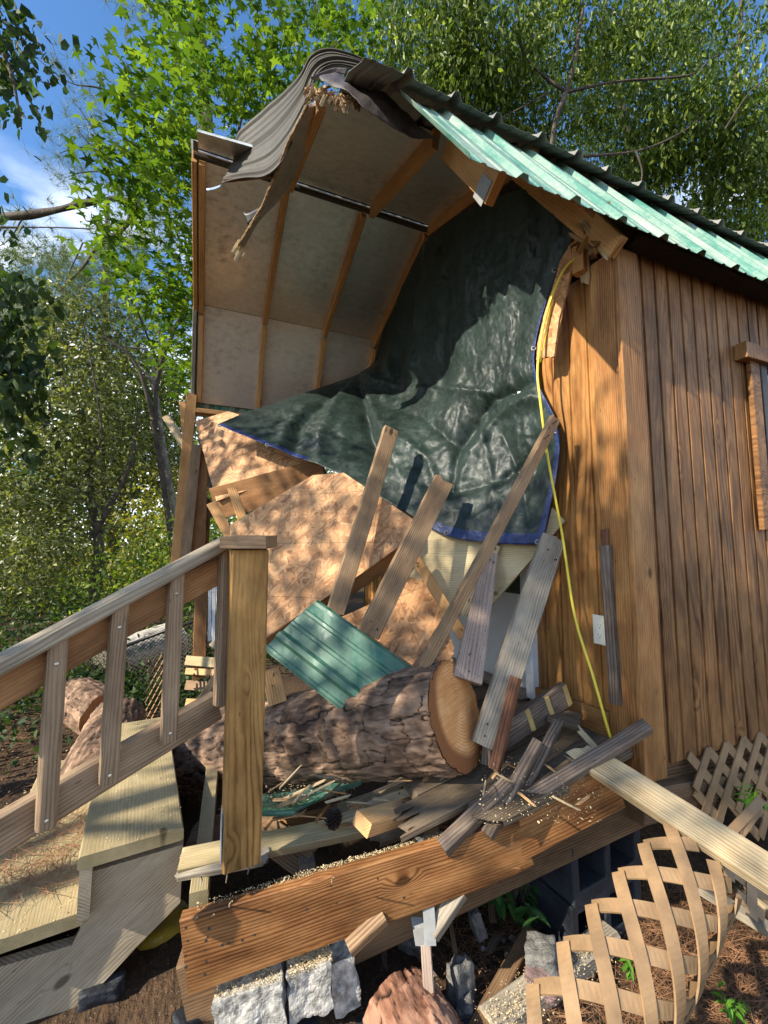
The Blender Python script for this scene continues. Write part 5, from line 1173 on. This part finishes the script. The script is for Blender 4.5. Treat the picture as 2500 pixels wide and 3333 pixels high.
chips('sawdust', 2200, lambda: (lambda k: at(942+140*k, 3180-50*k, 1.22+.03*k)+Vector((0, rnd.uniform(-.005, .09), rnd.gauss(.008, .006))))(rnd.random()), 'sawdust heap on the middle white painted block', s=(.0012, .003))
e0, e1 = onZ(1985, 3045, -.515), onZ(1590, 3345, -.515)
chips('sawdust', 1100, lambda: e0.lerp(e1, rnd.random()**.7)+Vector((rnd.gauss(0, .03), rnd.gauss(0, .03), rnd.uniform(0, .008))), 'sawdust on the edging timber beside the lattice', s=(.0015, .004))
chips('sawdust', 500, lambda: onZ(rnd.uniform(1560, 1960), rnd.uniform(2440, 2680), .10), 'sawdust flecks on the dirty deck boards', s=(.0012, .0035))
chips('sawdust', 700, lambda: (lambda p: Vector((p.x, p.y, gz(p.x, p.y)+.006)))(onZ(rnd.uniform(1350, 2100), rnd.uniform(2800, 3330), -.6)), 'sawdust flecks on the soil under the porch', s=(.0015, .004))
chips('sawdust', 300, lambda: at(rnd.uniform(860, 1160), rnd.uniform(2560, 2620), 1.62)+Vector((0, 0, .012)), 'sawdust flecks on the crushed green metal sheet', s=(.0015, .004))
chips('sawdust', 600, lambda: (lambda p: Vector((p.x, p.y, gz(p.x, p.y)+.02)))(Vector((rnd.gauss(-.8, .35), rnd.gauss(3.0, .5), 0))), 'sawdust on the ground by the sunlit log section', s=(.003, .009))

# ================================================================== SMALL PLANTS
def sprig(name, lab, base, n, hgt, spread, leaf, mat, nl=9, shape='oval', droop=.2):
    base = pt(base); rt = root(name, lab, 'plant', base); paths = []; C = []; X = []; Y = []; Z = []
    for k in range(n):
        an = rnd.uniform(0, 6.28); h = hgt*rnd.uniform(.6, 1.1); sp_ = spread*rnd.uniform(.4, 1); d = Vector((math.cos(an), math.sin(an), 0))
        P = [base, base+d*sp_*.3+Vector((0, 0, h*.6)), base+d*sp_+Vector((0, 0, h))]; paths.append((P, .003, .0012))
        Q = spline(P, 8)
        for i in range(nl):
            s = .35+.65*i/(nl-1); p = Q[int(s*(len(Q)-1))]; sd = d.cross(Vector((0, 0, 1)))*(1 if i % 2 else -1)
            y = (sd*rnd.uniform(.5, 1)+d*rnd.uniform(.2, .8)+Vector((0, 0, rnd.uniform(-.5, .2)-droop))).normalized(); z = (Vector((0, 0, 1))+Vector((rnd.gauss(0, .3), rnd.gauss(0, .3), 0)))
            z = (z-y*z.dot(y)).normalized(); C.append(tuple(p+y*leaf*.9)); X.append(tuple(y.cross(z))); Y.append(tuple(y)); Z.append(tuple(z))
    limbs('stems', paths, 'limb' if mat == 'plant' else mat, rt)
    leaves('foliage', C, rng.uniform(.7, 1.15, len(C))*leaf, shape, mat, rt, axes=(np.array(X), np.array(Y), np.array(Z))); return rt
sprig('leafy_plant', 'dark green leafy plant growing in the shade under the porch', onZ(1690, 3010, -.59), 9, .26, .20, .036, 'plant', 10)
sprig('weed', 'small bright weed at the lower right corner on the pine straw', onZ(2390, 3330, -.59), 4, .09, .05, .018, 'weed', 6)
sprig('weed', 'small bright weed seen through the lattice skirt', at(2430, 2650, 1.6), 5, .11, .06, .022, 'weed', 6)
sprig('weed', 'bright green weed inside the curled lattice tube', onZ(2060, 3190, -.59), 4, .08, .05, .018, 'weed', 6)
sprig('weed', 'low green sprig beside the foot of the curled lattice', onZ(1935, 2990, -.59), 3, .06, .04, .014, 'weed', 5)
sprig('weed', 'dark leafy sprig in front of the far timber stack', at(690, 2330, 3.0), 6, .16, .10, .04, 'plant', 6)

# ================================================================== TREES
def wpos(px, py, d): return np.array(tuple(at(px, py, d)))
def crown(specs, size, shape, mat, parent, mode='random', clump=14, spread=.22, jit=.35, name='crown'):
    C = blobs([(wpos(*c), r, n) for c, r, n in specs], clump, spread)
    return leaves(name, C, size*rng.uniform(1-jit, 1+jit, len(C)), shape, mat, parent, mode)
def tree(name, lab, base, paths, bark, group='trees around the cabin', cat='tree'):
    rt = root(name, lab, cat, pt(base), group); limbs('trunk', paths, bark, rt); return rt
# sweetgum behind the far roof
t = tree('sweetgum_tree', 'bright green sweetgum with star shaped leaves behind the far end of the roof', at(575, 1900, 7.5),
     [([(575, 1900, 7.5), (530, 1560, 7.3), (490, 1330, 7.0), (440, 1180, 6.8), (330, 1090, 6.6)], .055, .018), ([(505, 1400, 7.1), (520, 1200, 6.9), (640, 900, 6.2), (760, 500, 5.6), (840, 100, 5.4)], .04, .012),
      ([(640, 900, 6.2), (520, 640, 5.2), (410, 420, 4.6)], .02, .006), ([(700, 700, 5.9), (560, 560, 5.2), (480, 500, 4.8)], .015, .004), ([(520, 1200, 6.9), (430, 980, 5.6), (330, 880, 5.0)], .018, .004), ([(760, 500, 5.6), (940, 300, 5.4), (1120, 120, 5.4)], .02, .005),
      ([(598, 1800, 7.6), (600, 1600, 7.5), (640, 1350, 7.3)], .03, .01)], 'limb')
crown([((440, 210, 4.2), (.28, .25, .16), 70), ((500, 430, 4.4), (.35, .4, .35), 240), ((430, 560, 4.3), (.42, .4, .32), 230), ((620, 300, 4.8), (.55, .5, .5), 420), ((780, 150, 5.2), (.9, .8, .6), 640), ((1000, 110, 5.6), (.9, .8, .6), 520),
       ((620, 620, 5.0), (.55, .5, .5), 420), ((420, 700, 4.5), (.3, .3, .3), 140), ((400, 800, 4.7), (.3, .4, .22), 120), ((600, 900, 5.2), (.4, .5, .5), 300), ((560, 1050, 5.0), (.40, .5, .35), 230), ((450, 930, 4.6), (.45, .4, .22), 150), ((590, 1180, 5.2), (.22, .4, .4), 170),
       ((860, 330, 5.2), (.6, .6, .55), 420), ((560, 20, 5.4), (.6, .6, .4), 260), ((1150, 40, 6), (.7, .6, .5), 300), ((330, 905, 4.3), (.2, .2, .1), 26)], .072, 'star', 'star', t, 'flat', 11, .15)
# small leafed trees behind and above the roof
def oaktree(lab, base, paths, specs, size=.050, mat='oak', n=1): 
    tt = tree('leafy_tree', lab, base, paths, 'limb'); crown(specs, size, 'oval', mat, tt, 'droop', 26, .17); return tt
oaktree('leafy tree with drooping small leaves above the middle of the roof', at(1760, 900, 7.5), [([(1760, 1000, 5.6), (1795, 470, 5.7), (1842, 300, 5.7), (1870, 200, 5.7), (1900, 0, 5.8), (1920, -200, 6)], .035, .018), ([(1842, 300, 5.7), (1740, 220, 5.7), (1690, 130, 5.7), (1690, 0, 5.8)], .024, .008), ([(1842, 300, 5.7), (2010, 265, 5.8), (2240, 245, 5.8), (2320, 190, 5.8), (2490, 100, 5.9)], .02, .004), ([(1790, 300, 5.7), (1640, 380, 5.7), (1560, 420, 5.7)], .01, .003)],
     [((1400, 150, 6.0), (.9, .8, .6), 3600), ((1620, 120, 5.8), (.8, .8, .6), 3600), ((1480, 300, 6.0), (.6, .7, .5), 2400), ((1850, 60, 6.2), (.9, .8, .6), 3000), ((1700, 380, 6.4), (.7, .7, .5), 2600), ((1980, 300, 6.4), (.7, .7, .55), 2200)], .050)
oaktree('leafy tree with drooping small leaves above the right end of the roof', at(2350, 1100, 7.5), [([(2350, 1100, 7.5), (2310, 600, 7.4), (2390, 300, 7.2), (2420, -100, 7.0)], .07, .03), ([(1880, 510, 6), (2080, 490, 6), (2220, 430, 6), (2320, 350, 6.1)], .018, .006), ([(2070, 490, 5.4), (2090, 560, 5.4), (2080, 620, 5.4)], .012, .005), ([(2360, 420, 5.8), (2440, 300, 5.6), (2500, 260, 5.6)], .012, .004)],
     [((2150, 120, 6.2), (.8, .8, .6), 2200), ((2350, 60, 6.4), (.8, .8, .6), 1600), ((2250, 420, 6.6), (.9, .8, .6), 3800), ((2450, 450, 6.6), (.7, .7, .7), 2800), ((2100, 560, 7.0), (.7, .8, .5), 2600), ((2380, 680, 7.0), (.7, .8, .5), 3000)], .050, 'oak')
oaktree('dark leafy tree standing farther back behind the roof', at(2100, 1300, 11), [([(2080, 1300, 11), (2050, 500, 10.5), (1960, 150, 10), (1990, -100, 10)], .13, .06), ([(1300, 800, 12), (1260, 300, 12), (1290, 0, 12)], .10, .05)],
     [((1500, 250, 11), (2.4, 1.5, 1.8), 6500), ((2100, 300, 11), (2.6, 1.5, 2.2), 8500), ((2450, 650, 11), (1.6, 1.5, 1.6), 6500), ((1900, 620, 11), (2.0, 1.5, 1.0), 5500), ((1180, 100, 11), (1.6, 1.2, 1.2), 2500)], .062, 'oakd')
# dark branch hanging in at the left edge
t = tree('oak_tree', 'oak whose dark branch hangs in at the left edge of the picture', Vector((-3.4, 3.0, -.5)), [([Vector((-3.4, 3.0, -.5)), Vector((-3.3, 3.0, 1.5)), Vector((-3.2, 2.9, 3.8))], .10, .05), ([Vector((-3.3, 2.95, 2.6)), (-150, 60, 3.2), (20, 200, 3.2), (70, 420, 3.2)], .03, .006), ([Vector((-3.3, 3.0, 1.3)), (-160, 950, 3.1), (0, 1120, 3.0), (60, 1330, 3.0)], .03, .006)], 'limb')
crown([((-30, 120, 3.3), (.30, .3, .42), 420), ((30, 250, 3.2), (.14, .2, .3), 150), ((50, 30, 3.3), (.16, .2, .1), 40), ((10, 370, 3.2), (.06, .1, .1), 20), ((-20, 1050, 3.1), (.22, .3, .50), 480), ((40, 1250, 3.0), (.16, .25, .38), 330), ((20, 1000, 3.0), (.15, .2, .2), 90), ((30, 1450, 3.0), (.12, .2, .16), 90), ((-90, 700, 3.2), (.2, .2, .25), 120)], .040, 'tri', 'oakd', t, 'droop', 8, .10)
# pines: limbs and needle sprays
def sprays(P, n, rad, ln, k=26, up=0):
    C = []; D = []
    for c in P:
        ax = Vector((rnd.gauss(0, 1), rnd.gauss(0, 1), rnd.gauss(.2, .6))).normalized()
        for q in range(k):
            d = (ax*rnd.uniform(.1, .9)+Vector((rnd.gauss(0, 1), rnd.gauss(0, 1), rnd.gauss(0, 1))).normalized()).normalized(); C.append(c); D.append(tuple(d))
    D = np.array(D); s = rng.normal(0, 1, D.shape); s -= D*(s*D).sum(1, keepdims=True); s /= np.linalg.norm(s, axis=1, keepdims=True)
    return np.array(C), (s, D, np.cross(s, D))
def pine(lab, base, paths, specs, ln=.20, wdt=1.0, k=26):
    tt = tree('pine_tree', lab, base, paths, 'limb', 'pines behind the cabin'); P = []
    for c, r, n in specs:
        o = wpos(*c)
        for i in range(n): u = rng.normal(0, .5, 3); P.append(tuple(o+u*np.array(r)))
    C, ax = sprays(P, 0, 0, ln, k); leaves('crown', C, ln*rng.uniform(.7, 1.1, len(C)), 'needle', 'pineneedle', tt, axes=(ax[0]*wdt, ax[1], ax[2])); return tt
pine('pine with a bare crooked limb reaching in from the left under the sky', at(-260, 1900, 8), [([(-260, 1900, 8), (-240, 800, 8), (-240, -200, 8)], .18, .12), ([(-240, 690, 8), (0, 705, 7.4), (150, 690, 7.2), (280, 660, 7.0), (370, 645, 6.9)], .075, .04), ([(440, 680, 6.6), (400, 745, 6.7), (320, 800, 6.8), (270, 870, 6.9), (190, 950, 7)], .045, .012),
      ([(370, 645, 6.9), (460, 660, 6.6), (440, 690, 6.6)], .04, .03), ([(0, 740, 7.2), (160, 740, 7.1), (310, 745, 6.9)], .016, .008), ([(270, 790, 6.9), (220, 900, 6.9), (200, 960, 6.9)], .012, .003), ([(70, 715, 7.3), (30, 780, 7.2), (-40, 820, 7.2)], .014, .003)],
     [((60, 800, 7.5), (.9, .8, .5), 60), ((250, 880, 7.5), (.9, .8, .6), 80), ((100, 1000, 7.5), (1.0, .8, .6), 90), ((330, 1000, 7.5), (.8, .8, .5), 60), ((240, 900, 7.0), (.25, .3, .3), 26), ((430, 800, 7.2), (.4, .4, .4), 30)], .20, 1.3)
pine('pine whose thin branch of spreading needles stands against the blue sky', at(560, 1700, 9), [([(700, 1700, 9), (690, 700, 9), (640, -100, 9)], .16, .10), ([(700, 640, 8), (480, 560, 5.2), (330, 500, 4.8), (250, 420, 4.7)], .02, .004), ([(330, 500, 4.8), (260, 480, 4.7), (190, 500, 4.6)], .008, .003), ([(600, 430, 6), (360, 300, 4.9), (230, 270, 4.8), (120, 190, 4.7)], .012, .003), ([(420, 560, 5), (280, 560, 4.7), (210, 580, 4.6)], .008, .002), ([(380, 560, 5), (290, 400, 4.8), (240, 330, 4.7)], .008, .002), ([(240, 270, 4.8), (190, 200, 4.7), (170, 140, 4.7)], .005, .002)],
     [((300, 380, 4.8), (.28, .25, .30), 46), ((230, 480, 4.7), (.30, .25, .25), 44), ((340, 560, 4.9), (.4, .3, .25), 44), ((200, 220, 4.8), (.25, .2, .18), 26), ((210, 560, 4.7), (.25, .2, .15), 24), ((420, 30, 5), (.25, .2, .10), 20), ((660, 260, 9), (1.2, 1, 1.4), 130), ((560, 420, 8.6), (.8, .6, .8), 60), ((330, 300, 4.8), (.2, .2, .2), 20)], .16, .7, 20)
pine('hazy pine crown low over the woods on the left', at(330, 1700, 12), [([(330, 1700, 12), (345, 1000, 12), (350, 650, 12)], .14, .05)],
     [((180, 960, 12), (1.6, 1, 1.0), 260), ((420, 1000, 12), (1.4, 1, 1.2), 240), ((60, 1060, 12), (1.4, 1, 1.0), 220), ((520, 720, 12), (.9, .8, 1.0), 90), ((400, 780, 12), (.9, .8, .6), 80), ((40, 800, 12), (.9, .8, .7), 90), ((250, 860, 12), (1.0, .8, .5), 90)], .26, 2.0)
# woods on the left
def wood_tree(lab, base, paths, specs, size, mat, bark='limb', shape='rhomb', mode='random', clump=16, spread=.24):
    tt = tree('woodland_tree', lab, base, paths, bark, 'small leafed trees on the left'); crown(specs, size, shape, mat, tt, mode, clump, spread); return tt
wood_tree('pale small leafed tree filling the left edge below the dark branch', at(150, 2300, 7), [([(190, 2350, 7), (320, 1850, 7), (290, 1600, 7.2), (280, 1400, 7.2), (180, 1150, 7.2)], .10, .03), ([(300, 1750, 7), (420, 1520, 7), (450, 1300, 7)], .05, .012), ([(280, 1500, 7), (330, 1420, 6.6), (300, 1200, 6.6), (270, 1050, 6.6)], .02, .006), ([(290, 1600, 7), (150, 1560, 6.5), (40, 1600, 6.4)], .016, .004)],
     [((150, 1250, 7), (1.0, .9, .9), 5200), ((80, 1550, 6.6), (.8, .7, .8), 4400), ((300, 1400, 7.2), (.8, .8, .9), 4200), ((60, 1850, 6.2), (.6, .6, .6), 2600), ((200, 1700, 7), (.8, .8, .7), 2600), ((250, 1080, 7.6), (1.0, .8, .7), 4200), ((60, 1080, 8), (.9, .8, .7), 3200)], .038, 'shrub')
wood_tree('olive green tree with a forked dark trunk in the middle of the woods', at(360, 2000, 9.5), [([(365, 2050, 9.5), (362, 1760, 9.5), (350, 1650, 9.5), (335, 1480, 9.5), (330, 1200, 9.5)], .10, .04), ([(362, 1760, 9.5), (405, 1690, 9.5), (385, 1550, 9.5), (392, 1380, 9.5)], .08, .03)],
     [((420, 1250, 9.8), (1.3, 1, 1.1), 5200), ((480, 1500, 10), (1.1, .9, 1.0), 4200), ((340, 1500, 10), (1.1, .9, 1.0), 4200), ((530, 1780, 10), (1.0, .8, .8), 2600), ((230, 1900, 10), (1.2, .9, .8), 3400), ((60, 1700, 10), (1.2, .9, 1.2), 3400)], .052, 'shrub')
wood_tree('slim pale trunked tree rising just left of the leaning studs', at(570, 2000, 8), [([(580, 1750, 8), (540, 1500, 8), (500, 1260, 8), (440, 1180, 8)], .06, .03), ([(515, 1350, 8), (490, 1160, 7.8), (420, 1130, 7.6), (300, 1120, 7.5)], .03, .008), ([(505, 1280, 8), (520, 1150, 8), (510, 950, 8)], .03, .01), ([(520, 1430, 8), (560, 1370, 7.8), (585, 1340, 7.8)], .015, .005)],
     [((520, 1150, 8.4), (.6, .6, .7), 800), ((450, 1350, 9), (.8, .7, .7), 900), ((580, 1300, 9), (.5, .5, .8), 700)], .044, 'oak', 'palelimb')
wood_tree('yellowing shrub glowing in the sun between the trunks', at(480, 1950, 8.8), [([(480, 1950, 8.8), (470, 1750, 8.8), (490, 1600, 8.8)], .02, .006)], [((480, 1700, 8.8), (.9, .7, .5), 900), ((380, 1850, 8.6), (.8, .6, .45), 600), ((560, 1600, 9), (.5, .5, .6), 500)], .046, 'yellowl')
wood_tree('bright low bush behind the stair railing', at(430, 2000, 6.4), [([(430, 2080, 6.4), (440, 1900, 6.4)], .02, .006)], [((430, 1880, 6.4), (.7, .5, .35), 1000), ((560, 1800, 6.6), (.6, .5, .4), 800), ((300, 1960, 6.2), (.5, .5, .3), 600), ((640, 2000, 6.6), (.4, .4, .4), 500)], .036, 'oak')
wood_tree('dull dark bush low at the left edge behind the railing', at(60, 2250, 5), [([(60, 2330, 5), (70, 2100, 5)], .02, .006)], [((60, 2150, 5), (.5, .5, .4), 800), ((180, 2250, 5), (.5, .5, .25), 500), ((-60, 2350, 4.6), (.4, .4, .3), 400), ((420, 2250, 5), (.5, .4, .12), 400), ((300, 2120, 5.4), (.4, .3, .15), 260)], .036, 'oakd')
wood_tree('shrub filling the gap behind the porch railing and timber stack', at(650, 2200, 6), [([(650, 2200, 6), (660, 1900, 6)], .02, .006)], [((660, 1750, 6), (.3, .5, .5), 500), ((740, 1780, 6), (.3, .5, .4), 400), ((560, 2150, 5.6), (.35, .3, .35), 500)], .04, 'oak')
# low brush on the forest floor
C = []
for i in range(900):
    y = rnd.uniform(3.6, 13); x = rnd.uniform(-1.0*y*.55-1.5, .6+.1*y); 
    if y < 5.2 and x > -.9: continue
    C.append((x, y, gz(x, y)+.04+abs(rnd.gauss(0, .10+.02*y))))
for i in range(260):
    p = onZ(rnd.uniform(200, 640), rnd.uniform(2120, 2290), -.5); C.append((p.x, p.y, gz(p.x, p.y)+.03+abs(rnd.gauss(0, .05))))
C = np.array(C); C = (C[:, None, :]+rng.normal(0, .13, (len(C), 22, 3))*np.array([1, 1, .6])).reshape(-1, 3)
o = leaves('undergrowth', C, .032*rng.uniform(.6, 1.4, len(C)), 'rhomb', 'oakd', None); o['kind'] = 'stuff'; o['label'] = 'dark low brush covering the forest floor behind the stairs'; o['category'] = 'undergrowth'
# the deep woods behind, too many to count
C = []
for i in range(3200):
    az = rnd.uniform(-1.25, 1.15); dd = rnd.uniform(15, 30); x, y = dd*math.sin(az), dd*math.cos(az); h = rnd.random()**1.25*(8.5 if az < .1 else 13)
    C.append((x, y, h-.6))
C = np.array(C); C = (C[:, None, :]+rng.normal(0, .62, (len(C), 26, 3))).reshape(-1, 3)
o = leaves('deep_woods', C, .15*rng.uniform(.6, 1.3, len(C)), 'rhomb', 'shrub', None); o['kind'] = 'stuff'; o['label'] = 'dense far woods closing the view behind the cabin'; o['category'] = 'woods'
# tree outside the picture on the sun's side, whose gaps throw the dappled light
t = tree('shade_tree', 'tree standing left of the picture that throws dappled shade on the porch', Vector((-5.2, 1.0, -.5)), [([Vector((-5.2, 1.0, -.5)), Vector((-5.1, 1.1, 2)), Vector((-4.9, 1.2, 4.4))], .11, .04), ([Vector((-5.1, 1.1, 2.4)), Vector((-4.6, 2.2, 3.4)), Vector((-4.3, 3.2, 4.2))], .04, .01), ([Vector((-5.0, 1.1, 3)), Vector((-4.6, .2, 3.9)), Vector((-4.3, -.6, 4.8))], .04, .01)], 'limb')
SHADE = [((-4.6, 1.0, 4.2), (.9, 1.0, .75), 1300), ((-4.5, 2.6, 4.3), (.9, 1.1, .8), 1300), ((-4.6, -.4, 4.7), (.8, .9, .55), 800), ((-4.6, 1.8, 3.5), (.8, 1.5, .45), 900), ((-4.5, .25, 4.7), (.5, .55, .7), 1000), ((-4.4, .4, 4.2), (.4, .4, .4), 400)]
C = blobs(SHADE, 8, .10); leaves('crown', C, .062*rng.uniform(.6, 1.2, len(C)), 'oval', 'oak', t, 'droop')

t = tree('added_shade_bush', 'low bush added unseen left of the picture to shade the foot of the stairs', Vector((-1.65, 1.2, -.6)), [([Vector((-1.65, 1.2, -.6)), Vector((-1.65, 1.2, -.1)), Vector((-1.6, 1.2, .3))], .02, .006)], 'limb')  # out of view, added to shade the soil beside the stairs
C = blobs([((-1.65, 1.22, -.02), (.28, .26, .42), 1100)], 8, .07); leaves('crown', C, .045*rng.uniform(.6, 1.2, len(C)), 'oval', 'oak', t, 'droop')
